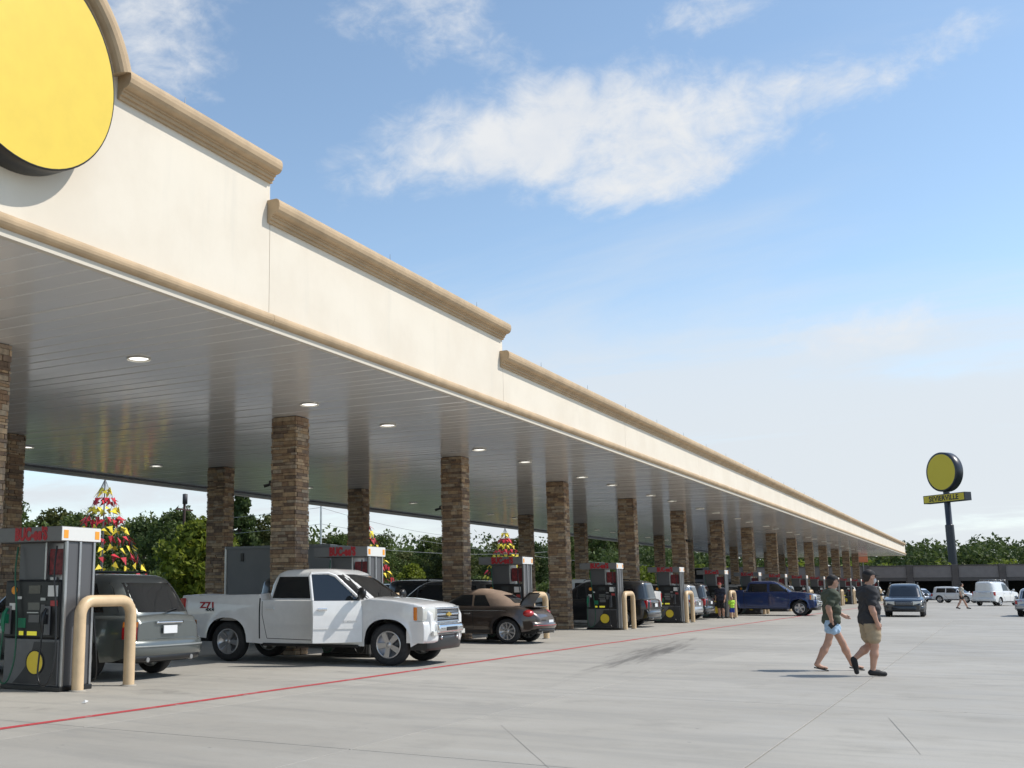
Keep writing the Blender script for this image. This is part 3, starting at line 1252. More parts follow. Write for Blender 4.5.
    def surf_end(s, y, z, eps, front):
        n = s.S.get('gn', 5.0)
        xr, xf, w_ = s.gi(z)
        xc, hx = (xr+xf)/2, (xf-xr)/2
        f = max(0.0, 1-abs(min(1, max(-1, y/w_)))**n)**(1/n)
        return xc+(hx*f+eps)*(1 if front else -1)

    def pane_side(s, sg, z0, z1, b0, b1, t0, t1, m_=None, name='window', eps=.006, par=None):
        """window from x b0..b1 at its foot to t0..t1 at its top"""
        mb = MB()

        def fn(u, v):
            z = z0+(z1-z0)*v
            x = (b0+(t0-b0)*v)*(1-u)+(b1+(t1-b1)*v)*u
            # round off the corners
            return (x, sg*s.surf_side(x, z, eps), z)
        mb.grid(fn, [i/8 for i in range(9)], [j/6 for j in range(7)], True, sg < 0)
        return mb.build(name, m_ or M_GLASS, par or s.root)

    def pane_end(s, front, z0, z1, yb, yt, m_=None, name='windscreen', eps=.006):
        mb = MB()

        def fn(u, v):
            z = z0+(z1-z0)*v
            y = (2*u-1)*(yb+(yt-yb)*v)
            return (s.surf_end(y, z, eps, front), y, z)
        mb.grid(fn, [i/12 for i in range(13)], [j/6 for j in range(7)], True, not front)
        return mb.build(name, m_ or M_GLASS, s.root)

    # patches on the body side ------------------------------------------
    def patch(s, sg, x0, x1, z0, z1, m_, name, eps=.004, par=None, nx=10, nz=6):
        mb = MB()
        mb.grid(lambda u, v: (u, sg*(s.side_y(u, v)+eps), v), list(np.linspace(x0, x1, nx+1)), list(np.linspace(z0, z1, nz+1)), True, sg < 0)
        return mb.build(name, m_, par or s.body)

    def seam(s, sg, pts, wd=.012, eps=.0025):
        mb = MB()
        for (xa, za), (xb, zb) in zip(pts[:-1], pts[1:]):
            L = math.hypot(xb-xa, zb-za)
            px, pz = -(zb-za)/L*wd/2, (xb-xa)/L*wd/2
            n_ = max(2, int(L/.12))
            P = []
            for i in range(n_+1):
                t = i/n_
                x, z = xa+(xb-xa)*t, za+(zb-za)*t
                P += [(x+px, sg*(s.side_y(x+px, z+pz)+eps), z+pz), (x-px, sg*(s.side_y(x-px, z-pz)+eps), z-pz)]
            mb.add(P, [(2*i, 2*i+1, 2*i+3, 2*i+2) for i in range(n_)])
        return mb.build('door_seam', M_DARK, s.body)

    def handle(s, sg, x, z, m_=None):
        mb = MB()
        y = s.side_y(x, z)
        mb.bbox(x-.09, x+.09, *sorted((sg*(y-.01), sg*(y+.035))), z-.02, z+.02, .009)
        return mb.build('door_handle', m_ or s.pm, s.body)

    def mirror(s, sg, x, z, m_=None):
        mb = MB()
        y = s.side_y(x, z-.1)
        mb.ellipsoid((x, sg*(y+.13), z), (.055, .10, .075))
        mb.tube([(x+.02, sg*(y-.06), z-.06), (x, sg*(y+.08), z-.02)], .03, 7)
        return mb.build('mirror', m_ or s.pm, s.root)

    # strips that wrap round the front or the rear ----------------------
    def strip(s, front, y0, y1, z0, z1, name, m_, out=.02, depth=.08, c=.10, n=3.0, xoff=0.0, rnd=.3, par=None, W=None, rows=6):
        """solid strip following the rounded plan of one end"""
        S = s.S
        xe = (S['x1'] if front else S['x0'])
        sg = 1 if front else -1
        W = W or S['W']/2
        mb = MB()
        ys_ = list(np.linspace(y0, y1, 21))
        prof = []
        for j in range(rows+1):
            t = j/rows
            bul = out*(1-abs(2*t-1)**3*rnd)
            prof.append((bul, z0+(z1-z0)*t))

        def X(y):
            return xe+sg*(xoff-c*(abs(y)/W)**n)
        rings = []
        for y in ys_:
            ring = [(X(y)-sg*depth, y, z0)] + [(X(y)+sg*b, y, z) for b, z in prof] + [(X(y)-sg*depth, y, z1)]
            rings.append(ring)
        q_ = len(rings[0])
        mb.add([p for r in rings for p in r], [(i*q_+k, i*q_+k+1, (i+1)*q_+k+1, (i+1)*q_+k) if front else (i*q_+k, (i+1)*q_+k, (i+1)*q_+k+1, i*q_+k+1) for i in range(len(rings)-1) for k in range(q_-1)], True)
        mb.add(rings[0], [tuple(range(q_))])
        mb.add(rings[-1], [tuple(range(q_-1, -1, -1))])
        return mb.build(name, m_, par or s.root, True)

    def build_wheels(s):
        S = s.S
        ty, rim, dk = wheel_meshes(S['R'], S.get('tw', .23), S.get('rim', .225), S.get('style', 'five'))
        for xc, ra in S['arches']:
            for sg in (-1, 1):
                wl = bpy.data.objects.new('wheel', None)
                wl.empty_display_size = .2
                link(wl, s.root)
                wl.location = (xc, sg*(S['W']/2-S.get('tw', .23)/2-.035), S['R'])
                wl.rotation_euler = (0, rng.uniform(0, 6), 0)
                for nm, me in (('tyre', ty), ('rim', rim), ('brake_disc', dk)):
                    link(bpy.data.objects.new(nm, me), wl)

    def place(s, x, y, deg):
        s.root.location = (x, y, 0.002)
        s.root.rotation_euler = (0, 0, rad(deg))
        return s


def pickup(label, pm, open_door=False, group='pickup trucks', white=True):
    wb = 3.64
    S = dict(W=2.00, x0=-2.97, x1=2.66, rf=.55, tf=.16, rr=.25, tr=.03, zwide=.95, ztop_side=1.35, tuck=.06, tumble=.035, flare=.03,
             R=.40, tw=.26, rim=.258, style='five', arches=[(-wb/2, .485), (wb/2, .485)], arch_n=2.4,
             bottom=[(-2.97, .54), (-2.6, .48), (-1.0, .37), (2.3, .36), (2.5, .48), (2.66, .50)],
             top=[(-2.97, 1.33), (-1.04, 1.36), (-1.03, 1.25), (1.30, 1.25), (1.42, 1.28), (1.9, 1.25), (2.36, 1.185), (2.52, 1.14), (2.61, 1.07), (2.66, .98)],
             bed=(-2.90, -1.10, .82), rsh=.05, N=150,
             green=[(1.20, -1.0, 1.54, .90), (1.27, -1.0, 1.47, .895), (1.55, -.94, 1.06, .82), (1.72, -.86, .80, .765), (1.80, -.80, .66, .72), (1.825, -.73, .58, .68)], gn=7.0)
    c = Car('pickup_truck', label, 'pickup truck', group, S, pm)
    r = c.root
    for sg in (-1, 1):
        op = open_door and sg < 0
        c.pane_side(sg, 1.28, 1.71, -.82, .19, -.71, .19, name='rear_side_window')
        if not op:
            c.pane_side(sg, 1.30, 1.70, .33, 1.24, .33, .76, name='front_side_window')
            c.seam(sg, [(.26, 1.24), (.26, .46), (1.2, .44), (1.29, .90), (1.30, 1.20)])
            c.handle(sg, .42, 1.07)
        c.seam(sg, [(-1.035, 1.28), (-1.035, .47)], .03)
        c.seam(sg, [(-.98, 1.22), (-.97, .95), (-.86, .48), (.23, .46)])
        c.handle(sg, -.78, 1.07)
        mb = MB()
        mb.bbox(-.95, 1.2, *sorted((sg*.88, sg*1.02)), .33, .39, .02)
        mb.build('running_board', M_BLACK, r)
        # side moulding
        c.patch(sg, -.82, .22, .70, .74, pm, 'side_moulding', .014)
        if not op:
            c.patch(sg, .30, 1.25, .70, .74, pm, 'side_moulding', .014)
        # arch lip shadow line handled by flare; tail and head lamps
        mb = MB()
        y_ = 1.0
        mb.bbox(-2.985, -2.86, *sorted((sg*.86, sg*1.006)), .92, 1.28, .02)
        mb.build('tail_light', M_LENS_R, r)
        hl = c.strip(True, sg*.60 if sg > 0 else -.965, .965 if sg > 0 else -.60, .85, 1.12, 'headlight', M_LENS_W, .03, .16, .17, 5.0, 0.0, .5)
        mb = MB()
        mb.bbox(2.36, 2.435, *sorted((sg*.90, sg*.985)), .86, 1.11, .02)
        mb.build('turn_signal', M_LENS_A, r)
        # bumper side wraps under the headlight
        c.strip(True, .56 if sg > 0 else -.99, .99 if sg > 0 else -.56, .44, .84, 'bumper_corner', pm, .055, .30, .15, 5.0, 0.0, .35)
        mb = MB()
        mb.bbox(2.68, 2.73, *sorted((sg*.66, sg*.86)), .575, .665, .015)
        mb.build('fog_light', M_LENS_W, r)
        mb = MB()
        mb.ellipsoid((1.22, sg*1.17, 1.36), (.07, .12, .10))
        mb.tube([(1.26, sg*.93, 1.28), (1.23, sg*1.10, 1.32)], .035, 7)
        if not op:
            mb.build('mirror', M_BLACK, r)
    # grille: dark cell field with chrome frame and bars
    c.strip(True, -.60, .60, .82, 1.09, 'grille', M_DARK, .02, .1, .02, 3, 0, .1)
    for z0, z1 in ((1.065, 1.10), (.945, .99), (.82, .85)):
        c.strip(True, -.61, .61, z0, z1, 'grille_bar', M_CHROME, .045, .06, .02, 3, 0, .3)
    for yy_ in (-.60, .60):
        mb = MB()
        mb.bbox(2.64, 2.70, yy_-.02, yy_+.02, .82, 1.10, .008)
        mb.build('grille_post', M_CHROME, r)
    for z_ in (.885, .91, 1.015, 1.04):
        c.strip(True, -.585, .585, z_-.007, z_+.007, 'grille_slat', M_CHROME, .028, .04, .02, 3, 0, .3)
    # gold emblem, two crossing bars
    mb = MB()
    mb.prism([(-.13, .945), (-.035, .945), (-.035, .925), (.045, .925), (.045, .945), (.13, .945), (.115, .99), (.035, .99), (.035, 1.01), (-.045, 1.01), (-.045, .99), (-.115, .99)], 'x', 2.708, 2.722)
    if white:
        mb.build('grille_emblem', mat('gold', (.70, .48, .10), .3, metal=.7), r, True)
    # chrome front bumper, black lower valance
    c.strip(True, -.66, .66, .60, .80, 'front_bumper', M_CHROME, .12, .2, .03, 3, 0, .5)
    c.strip(True, -.90, .90, .30, .58, 'lower_valance', M_BLACK, .05, .3, .16, 4, 0, .5)
    mb = MB()
    mb.box(2.77, 2.785, -.28, .28, .66, .73)
    mb.build('bumper_slot', M_BLACK, r)
    for yy_ in (-.42, .42):
        mb = MB()
        mb.lathe([(.03, 0), (.04, .03), (.02, .05)], (2.69, yy_, .53), 'x', 12)
        mb.build('tow_hook', M_CHROME, r)
    # rear bumper, tailgate
    c.strip(False, -.95, .95, .50, .72, 'rear_bumper', M_CHROME, .10, .2, .03, 4, 0, .5)
    mb = MB()
    mb.box(-2.985, -2.965, -.82, .82, .78, 1.31)
    tg = mb.build('tailgate', pm, r)
    mb = MB()
    mb.box(-3.075, -3.068, -.16, .16, .58, .70)
    mb.build('number_plate', M_PLATE, r)
    c.pane_end(True, 1.29, 1.755, .80, .66)
    c.pane_end(False, 1.40, 1.72, .70, .62, name='rear_window')
    # wipers
    mb = MB()
    mb.tube([(1.50, .1, 1.31), (1.25, .55, 1.46)], .008, 5)
    mb.tube([(1.50, -.55, 1.31), (1.28, -.1, 1.46)], .008, 5)
    mb.build('wiper', M_BLACK, r)
    if open_door:
        sg = -1
        # dark sheets over closed body and cab, painting the shade inside the open doorway
        c.patch(sg, .27, 1.28, .45, 1.22, M_DARK, 'doorway_shade', .006)
        c.pane_side(sg, 1.215, 1.74, .27, 1.40, .27, .76, M_DARK, 'doorway_shade', .009)
        door = bpy.data.objects.new('front_door', None)
        door.empty_display_size = .2
        link(door, r)
        hx = 1.30
        hy = -(c.side_y(hx, .9)+.006)
        door.location = (hx, hy, 0)
        door.rotation_euler = (0, 0, rad(50))
        th = .07

        def dy(x, z):
            return -(c.side_y(x, z)+.008)-hy
        mb = MB()
        xs_ = list(np.linspace(.26, 1.285, 12))
        zs_ = list(np.linspace(.44, 1.235, 10))
        mb.grid(lambda u, v: (u-hx, dy(u, v), v), xs_, zs_, True, True)
        mb.grid(lambda u, v: (u-hx, dy(u, v)+th, v), xs_, zs_, True, False)
        for xx in (xs_[0], xs_[-1]):
            mb.grid(lambda u, v: (xx-hx, dy(xx, v)+th*u, v), [0, 1], zs_, False, xx < .5)
        for zz_ in (zs_[0], zs_[-1]):
            mb.grid(lambda u, v: (u-hx, dy(u, zz_)+th*v, zz_), xs_, [0, 1], False, zz_ > 1)
        mb.build('door_panel', pm, door)
        # window frame and glass lean inwards with the cab side
        zb, zt = 1.235, 1.765

        def gy(z):
            return -(c.gi(z)[2]+.012)-hy
        fr = MB()
        path = [(.285, zb), (.285, zt-.06), (.32, zt), (.68, zt), (.82, zt-.05), (1.30, zb+.02)]
        P3 = [(x-hx, gy(z), z) for x, z in path]
        fr.tube(P3, .032, 8)
        fr.build('window_frame', pm, door)
        gl = MB()
        poly = [(.30, zb), (1.27, zb), (.80, zt-.04), (.68, zt-.02), (.31, zt-.02)]
        gl.add([(x-hx, gy(z)-.004, z) for x, z in poly]+[(x-hx, gy(z)+.004, z) for x, z in poly], [(0, 1, 2, 3, 4)[::-1], (5, 6, 7, 8, 9)])
        gl.build('door_window', M_GLASS, door)
        mb = MB()
        mb.bbox(.34-hx, .54-hx, dy(.4, 1.08)-.045, dy(.4, 1.08)-.012, 1.05, 1.095, .012)
        mb.build('door_handle', M_CHROME, door)
        mb = MB()
        mb.grid(lambda u, v: (u-hx, dy(u, v)-.014, v), list(np.linspace(.29, 1.26, 8)), [.70, .74], True, True)
        mb.build('side_moulding', pm, door)
        mb = MB()
        mb.ellipsoid((1.2-hx, dy(1.2, 1.2)-.20, 1.38), (.08, .14, .115))
        mb.tube([(1.23-hx, dy(1.2, 1.2)+.02, 1.27), (1.2-hx, dy(1.2, 1.2)-.16, 1.33)], .04, 7)
        mb.build('mirror', M_BLACK, door)
        em = link(bpy.data.objects.new('lettering', text_mesh('SILVERADO', .055, M_CHROME, .002, .001, 1.05)), door)
        em.location = (1.03-hx, dy(1.03, .85)-.006, .84)
        em.rotation_euler = (PI/2, 0, 0)
        tx = link(bpy.data.objects.new('lettering', text_mesh('Z71', .17, M_RED, .002, .006, 1.0)), c.body)
        tx.location = (-2.30, -(c.side_y(-2.30, 1.10)+.006), 1.13)
        tx.rotation_euler = (PI/2+.03, 0, 0)
        tx.scale = (1.35, 1, 1)
        tx = link(bpy.data.objects.new('lettering', text_mesh('4X4', .09, M_BLACK, .002, .003, 1.0)), c.body)
        tx.location = (-2.24, -(c.side_y(-2.24, 1.02)+.006), 1.04)
        tx.rotation_euler = (PI/2+.03, 0, 0)
        tx.scale = (1.35, 1, 1)
    return c


def suv(label, pm, group='sport utility vehicles', L=4.75, H=1.72, W=1.90, name='suv', cat='suv', rails=True, rear='upright', style='five', glass=None, panel=False, tall_lamps=False):
    wb = 2.80*L/4.75
    x0, x1 = -wb/2-.98*L/4.75, wb/2+.95*L/4.75
    zb = H*.60
    rake = {'upright': .18, 'slant': .50, 'van': .06}[rear]
    S = dict(W=W, x0=x0, x1=x1, rf=.7, tf=.24, rr=.45, tr=.13, zwide=.72, ztop_side=zb, tuck=.10, tumble=.05, flare=.018,
             R=.355, tw=.23, rim=.235, style=style, arches=[(-wb/2, .405), (wb/2, .405)],
             bottom=[(x0, .42), (x0+.4, .30), (-wb/2, .27), (wb/2, .25), (x1-.4, .27), (x1, .36)],
             top=[(x0, zb-.12), (x0+.06, zb-.02), (x0+.25, zb), (wb/2-.55, zb), (wb/2-.2, zb-.02), (wb/2+.3, zb-.09), (x1-.30, zb-.16), (x1-.10, zb-.26), (x1, zb-.40)], rsh=.07,
             green=[(zb-.06, x0+.07, wb/2-.20, W/2-.09), (zb+.02, x0+.09, wb/2-.30, W/2-.10), (H-.22, x0+.06+rake*.7, wb/2-.92, W/2-.20), (H-.10, x0+.05+rake*.95, wb/2-1.14, W/2-.26), (H-.055, x0+.12+rake, wb/2-1.30, W/2-.32)], gn=6.0)
    if tall_lamps:
        S.update(tr=.24, rr=.75, tuck=.13, rsh=.10)
    c = Car(name, label, cat, group, S, pm)
    r = c.root
    G = glass or M_GLASS
    z0, z1 = zb+.03, H-.16
    xf = c.gi(z0)[1]
    xt = c.gi(z1)[1]
    for sg in (-1, 1):
        c.pane_side(sg, z0, z1, .42, xf-.20, .42, xt-.10, G, 'front_side_window')
        c.pane_side(sg, z0, z1, -.62, .34, -.62, .34, G, 'rear_side_window')
        if not panel:
            c.pane_side(sg, z0+.02, z1-.01, x0+.50+rake*.3, -.72, x0+.48+rake*.9, -.72, G, 'quarter_window')
        c.seam(sg, [(.38, zb-.05), (.38, .38), (wb/2-.50, .36), (wb/2-.38, .70), (wb/2-.42, zb-.1)])
        c.seam(sg, [(.38, .38), (-.45, .37), (-.62, .60), (-.80, .80), (-.80, zb-.05)])
        c.handle(sg, .52, zb-.17)
        c.handle(sg, -.55, zb-.16)
        c.mirror(sg, wb/2-.52, zb+.10)
        c.patch(sg, -wb/2+.45, wb/2-.45, .28, .36, M_BLACK, 'sill_trim', .008)
        if rails:
            mb = MB()
            mb.tube([(x0+.55+rake, sg*(W/2-.30), H-.03), (x0+.62+rake, sg*(W/2-.30), H+.035), (wb/2-1.4, sg*(W/2-.31), H+.035), (wb/2-1.3, sg*(W/2-.31), H-.03)], .016, 6)
            mb.build('roof_rail', M_BLACK, r)
        # lamps
        if tall_lamps:
            yl = s_ = W/2
            for za, zc, m_ in ((zb-.38, zb-.19, M_LENS_R), (zb-.185, zb-.10, M_LENS_A)):
                c.patch(sg, x0+.004, x0+.22, za, zc, m_, 'tail_light', .012, r, 8, 4)
        else:
            c.strip(False, .60 if sg > 0 else -.90, .90 if sg > 0 else -.60, zb-.36, zb-.06, 'tail_light', M_LENS_R, .035, .12, .13, 3.2, 0, .3)
        c.strip(True, .42 if sg > 0 else -.84, .84 if sg > 0 else -.42, zb-.42, zb-.24, 'headlight', M_LENS_W, .03, .12, .20, 3.0, 0, .4)
        mb = MB()
        mb.ellipsoid((x1-.10, sg*.62, .40), (.06, .07, .05))
        mb.build('fog_light', M_LENS_W, r)
    c.strip(True, -.40, .40, zb-.42, zb-.25, 'grille', M_BLACK, .035, .08, .03, 3, 0, .3)
    for z_ in (zb-.38, zb-.33, zb-.28):
        c.strip(True, -.39, .39, z_-.008, z_+.008, 'grille_slat', M_CHROME, .045, .05, .03, 3, 0, .3)
    c.strip(True, -.92, .92, .26, zb-.46, 'front_bumper', pm, .06, .2, .27, 3.2, 0, .6)
    c.strip(True, -.55, .55, .30, .43, 'lower_intake', M_BLACK, .09, .1, .07, 3, 0, .3)
    c.strip(False, -.93, .93, .36, .66, 'rear_bumper', pm, .10, .2, .17, 3.4, 0, .6)
    c.strip(False, -.86, .86, .30, .42, 'lower_valance', M_BLACK, .07, .2, .16, 3.2, 0, .5)
    c.pane_end(True, z0, z1+.02, W/2-.20, W/2-.30, G)
    if not panel:
        c.pane_end(False, z0+.02, z1, W/2-(.17 if tall_lamps else .24), W/2-(.27 if tall_lamps else .33), G, 'rear_window')
    else:
        for xr_ in (-1.3, -.5, .3):
            mb = MB()
            mb.tube([(xr_, -W/2+.25, H), (xr_, -W/2+.25, H+.13), (xr_, W/2-.25, H+.13), (xr_, W/2-.25, H)], .02, 6)
            mb.build('roof_rack', M_STEEL, r)
    if tall_lamps:
        mb = MB()
        mb.tube([(x0+.045, .05, zb+.05), (x0+.12, -.38, zb+.11)], .010, 6)
        mb.build('rear_wiper', M_BLACK, r)
        c.strip(False, -.80, .80, zb-.52, zb-.50, 'hatch_seam', M_DARK, .012, .02, .10, 3, 0, .3)
        c.strip(False, -.91, .91, .52, .56, 'bumper_moulding', mat('moulding_grey', (.20, .215, .215), .4), .118, .2, .17, 3.4, 0, .3)
        for xr_ in (-1.2, -.2):
            mb = MB()
            mb.tube([(xr_, -W/2+.30, H+.035), (xr_, W/2-.30, H+.035)], .018, 6)
            mb.build('roof_crossbar', M_BLACK, r)
    mb = MB()
    mb.box(x0-.048, x0-.03, -.17, .17, zb-.30, zb-.17)
    mb.build('number_plate', M_PLATE, r)
    c.strip(False, -.34, .34, zb-.14, zb-.10, 'hatch_handle', M_CHROME, .045, .05, .02, 3, 0, .3)
    mb = MB()
    mb.tube([(x0-.055, -.55, .33), (x0+.3, -.55, .33)], .04, 10)
    mb.tube([(x0-.055, .55, .33), (x0+.3, .55, .33)], .04, 10)
    mb.build('exhaust_pipe', M_STEEL, r)
    c.S_ = (x0, x1, zb, H)
    return c


def sedan(label, pm, group='cars'):
    return suv(label, pm, group, L=4.65, H=1.46, W=1.82, name='sedan', cat='car', rails=False, rear='slant')


def beetle(label):
    pm = paint('brown_metallic_paint', (.062, .045, .036), .35, .3)
    tan = mat('tan_soft_top', (.25, .175, .125), .9, var=.08, vscale=8, bump=.3, bscale=60)
    wb = 2.54
    x0, x1 = -2.10, 2.06
    zb = .97
    S = dict(W=1.82, x0=x0, x1=x1, rf=1.0, tf=.40, rr=1.0, tr=.36, zwide=.62, ztop_side=zb, tuck=.10, tumble=.07, flare=.055,
             R=.335, tw=.225, rim=.235, style='ten', arches=[(-wb/2, .40), (wb/2, .40)],
             bottom=[(x0, .50), (x0+.25, .34), (-wb/2, .26), (wb/2, .24), (x1-.3, .30), (x1, .42)],
             top=[(x0, .68), (x0+.08, .78), (x0+.25, .90), (x0+.55, .985), (-1.0, 1.0), (.8, .98), (1.2, .95), (1.6, .86), (1.85, .76), (x1, .62)], rsh=.10,
             green=[(.93, -1.52, 1.0, .76), (1.0, -1.46, .90, .75), (1.2, -1.20, .55, .69), (1.34, -.92, .25, .62), (1.41, -.66, .02, .53), (1.44, -.45, -.12, .42)], gn=3.2, roof_mat=tan, roofcrown=.55)
    c = Car('convertible_car', label, 'car', 'cars', S, pm)
    r = c.root
    for sg in (-1, 1):
        c.pane_side(sg, 1.0, 1.30, -.20, .72, -.20, .20, M_GLASS, 'front_side_window', .008)
        c.pane_side(sg, 1.0, 1.29, -.74, -.26, -.56, -.26, M_GLASS, 'rear_side_window', .008)
        c.seam(sg, [(-.28, .92), (-.30, .40), (.75, .36), (.85, .92)])
        c.handle(sg, -.12, .80, M_CHROME)
        c.mirror(sg, .62, 1.02)
        c.patch(sg, -.80, .80, .27, .36, M_BLACK, 'running_board', .02)
        # belt rail
        c.patch(sg, -1.25, .85, .868, .885, M_CHROME, 'belt_moulding', .006)
        mb = MB()
        mb.ellipsoid((-1.80, sg*.62, .80), (.16, .20, .105))
        mb.build('tail_light', M_LENS_R, r)
        mb = MB()
        mb.ellipsoid((1.72, sg*.58, .74), (.14, .15, .13))
        mb.build('headlight', M_LENS_W, r)
        mb = MB()
        mb.tube([(x0-.02, sg*.45, .30), (x0+.3, sg*.45, .32)], .038, 10)
        mb.build('exhaust_pipe', M_STEEL, r)
    c.strip(False, -.80, .80, .38, .60, 'rear_bumper', pm, .12, .25, .34, 2.6, 0.02, .7)
    c.strip(False, -.62, .62, .32, .40, 'lower_valance', M_BLACK, .07, .2, .30, 2.6, 0.02, .5)
    c.strip(False, -.78, .78, .475, .505, 'reflector_strip', M_LENS_R, .128, .1, .34, 2.6, 0.02, .3)
    c.strip(True, -.80, .80, .26, .56, 'front_bumper', pm, .10, .25, .40, 2.6, 0, .7)
    c.pane_end(True, 1.0, 1.32, .62, .50)
    c.pane_end(False, 1.08, 1.30, .38, .34, name='rear_window', eps=.01)
    mb = MB()
    mb.box(-2.215, -2.20, -.16, .16, .50, .63)
    mb.build('number_plate', M_PLATE, r)
    # raised boot lid
    lid = MB()

    def fn(u, v):
        w_ = .50-.10*v*v
        L = .62*v
        return (-1.50-L*math.cos(rad(40))*.55+.03*math.sin(PI*v), (2*u-1)*w_, 1.02+L*math.sin(rad(40))*.85+.05*math.sin(PI*v)*(1-(2*u-1)**2))
    us = [i/8 for i in range(9)]
    lid.grid(fn, us, us, True)
    lid.grid(lambda u, v: tuple(np.array(fn(u, v))+np.array((-.02, 0, -.04))), us, us, True, True)
    lid.build('boot_lid', M_BLACK, r)
    sp = MB()
    sp.bbox(-1.93, -1.60, -.52, .52, .965, .985, .008)
    sp.build('spoiler', pm, r)
    return c


P_WHITE = paint('white_car_paint', (.72, .72, .71))
P_GREY = paint('grey_green_metallic', (.11, .125, .122), .45, .3)
P_BLUE = paint('blue_car_paint', (.006, .026, .115), .25, .3)
P_BLACK = paint('black_car_paint', (.010, .010, .012))
P_NAVY = paint('dark_slate_blue_paint', (.007, .009, .014), .0, .3)
P_SILVER = paint('silver_car_paint', (.42, .43, .44), .6, .32)
P_DGREY = paint('charcoal_car_paint', (.05, .052, .056), .4, .3)
P_WHITE2 = paint('fleet_white_paint', (.70, .70, .69))

truck = pickup('white crew cab pickup truck with its front passenger door standing open', P_WHITE, True).place(-12.10, 19.28, 4.8)
mini = suv('grey green crossover seen from behind beside the nearest bollard', P_GREY, L=5.0, H=1.73, W=1.98, rear='slant', glass=M_GLASS, tall_lamps=True).place(-14.55, 14.20, 180)
bug = beetle('brown convertible car with tan soft top and raised boot lid').place(-12.78, 28.33, 180)
blue = pickup('blue crew cab pickup truck with its nose out on the open concrete', P_BLUE, False, white=False).place(-11.14, 63.7, 0)
suv('dark slate blue suv driving towards the camera on the open concrete', P_NAVY, L=4.75, H=1.70, W=1.92).place(-4.35, 64.8, -88)
sedan('silver car seen from behind at the right edge of the picture', P_SILVER).place(1.72, 67.6, 86)
suv('white utility van with roof rack parked before the long low building', P_WHITE2, 'vans', L=4.7, H=2.0, W=1.85, name='utility_van', cat='van', rear='van', panel=True).place(-.2, 106.5, 66)
suv('white suv parked left of the white van', P_WHITE, L=4.4, H=1.62, W=1.82).place(-3.7, 125.5, -25)
sedan('pale blue sedan parked near the dark garage opening', paint('pale_blue_paint', (.40, .46, .55), .3)).place(-8.2, 126.5, 150)
suv('black suv tail between the fourth and fifth bollards from the left', P_BLACK, L=4.9, H=1.78, W=1.95).place(-13.95, 42.2, 180)
pickup('white pickup truck tail showing behind the black suv', P_WHITE, False, white=False).place(-15.3, 45.3, 180)
suv('silver suv tail just right of the fifth fuel pump', P_SILVER, L=4.6, H=1.68).place(-14.2, 51.0, 180)
suv('dark grey suv tail with red lamps beside the standing adult', P_DGREY, L=4.7, H=1.72).place(-14.4, 54.1, 180)
suv('black suv standing behind the bonnet of the white pickup truck', P_BLACK, L=4.9, H=1.80, W=1.95).place(-14.6, 24.2, 0)
suv('dark grey suv in shade just left of the fourth fuel pump', P_DGREY, L=4.8, H=1.75).place(-16.6, 33.6, 180)
suv('black suv in shade between third and fourth front columns', P_BLACK, L=4.9, H=1.8).place(-17.4, 36.2, 0)
suv('dark red suv far back under the canopy', paint('dark_red_paint', (.12, .012, .014), .3), L=4.6, H=1.7).place(-19.6, 32.6, 0)
suv('charcoal suv far back under the canopy behind the tan convertible', P_DGREY, L=4.7, H=1.7).place(-23.0, 43.2, 0)
sedan('black sedan in the shade beyond the blue pickup truck', P_BLACK).place(-15.6, 69.6, 180)
suv('white suv with dark grille facing out under the far canopy', P_WHITE, L=4.8, H=1.78).place(-13.1, 119.0, -78)
suv('white suv far off behind the walking couple', P_WHITE2, L=4.6, H=1.7).place(-12.6, 141.0, -85)
for i, (x, y, d, pm_, lb) in enumerate(((-14.2, 78.5, 180, P_BLACK, 'black suv parked at the eighth fuel pump'), (-14.4, 87.6, 180, P_DGREY, 'grey suv parked at the ninth fuel pump'), (-14.2, 104.8, 0, P_BLACK, 'black suv parked at the eleventh fuel pump'), (-16.0, 72.4, 180, P_SILVER, 'silver suv parked behind the blue pickup truck'))):
    suv(lb, pm_).place(x, y, d)
# grey box trailer between the columns
tr = empty('box_trailer', (-19.02, 24.9, 0), 0, 'grey enclosed box trailer between the front columns behind the white pickup', 'trailer')
mb = MB()
mb.bbox(-.05, 3.5, .0, 2.3, .55, 2.66, .02)
mb.build('box', M_GREYTRL, tr)
mb = MB()
mb.bbox(-.07, .0, -.02, 2.32, .50, 2.68, .015)
mb.build('corner_post', M_STEEL, tr)
mb = MB()
mb.bbox(-.06, 3.5, -.02, .0, 2.60, 2.68, .008)
mb.build('top_rail', mat('trailer_rail', (.16, .17, .18), .4, metal=.4), tr)
mb = MB()
mb.bbox(.50, .60, -.03, .0, 2.25, 2.48, .01)
mb.build('marker_light', M_BLACK, tr)
mb = MB()
mb.box(0, 3.4, .3, 2.0, .40, .54)
mb.build('chassis', M_DARK, tr)
ty, rim, dk = wheel_meshes(.36, .23, .22, 'six')
for xx in (1.5, 2.3):
    for yy_ in (.2, 2.1):
        wl = bpy.data.objects.new('wheel', None)
        link(wl, tr)
        wl.location = (xx, yy_, .36)
        for nm, me in (('tyre', ty), ('rim', rim)):
            link(bpy.data.objects.new(nm, me), wl)

# ------------------------------------------------------------------ terrain, low building, tall sign
def sstep(a, b, x):
    t = min(1, max(0, (x-a)/(b-a)))
    return t*t*(3-2*t)


def terrain(x, y):
    return 4.5*sstep(175, 262, y)*sstep(-150, -50, x)+5*sstep(300, 700, y)*sstep(-150, -50, x)+14*sstep(-110, -330, x)*sstep(40, 120, y)


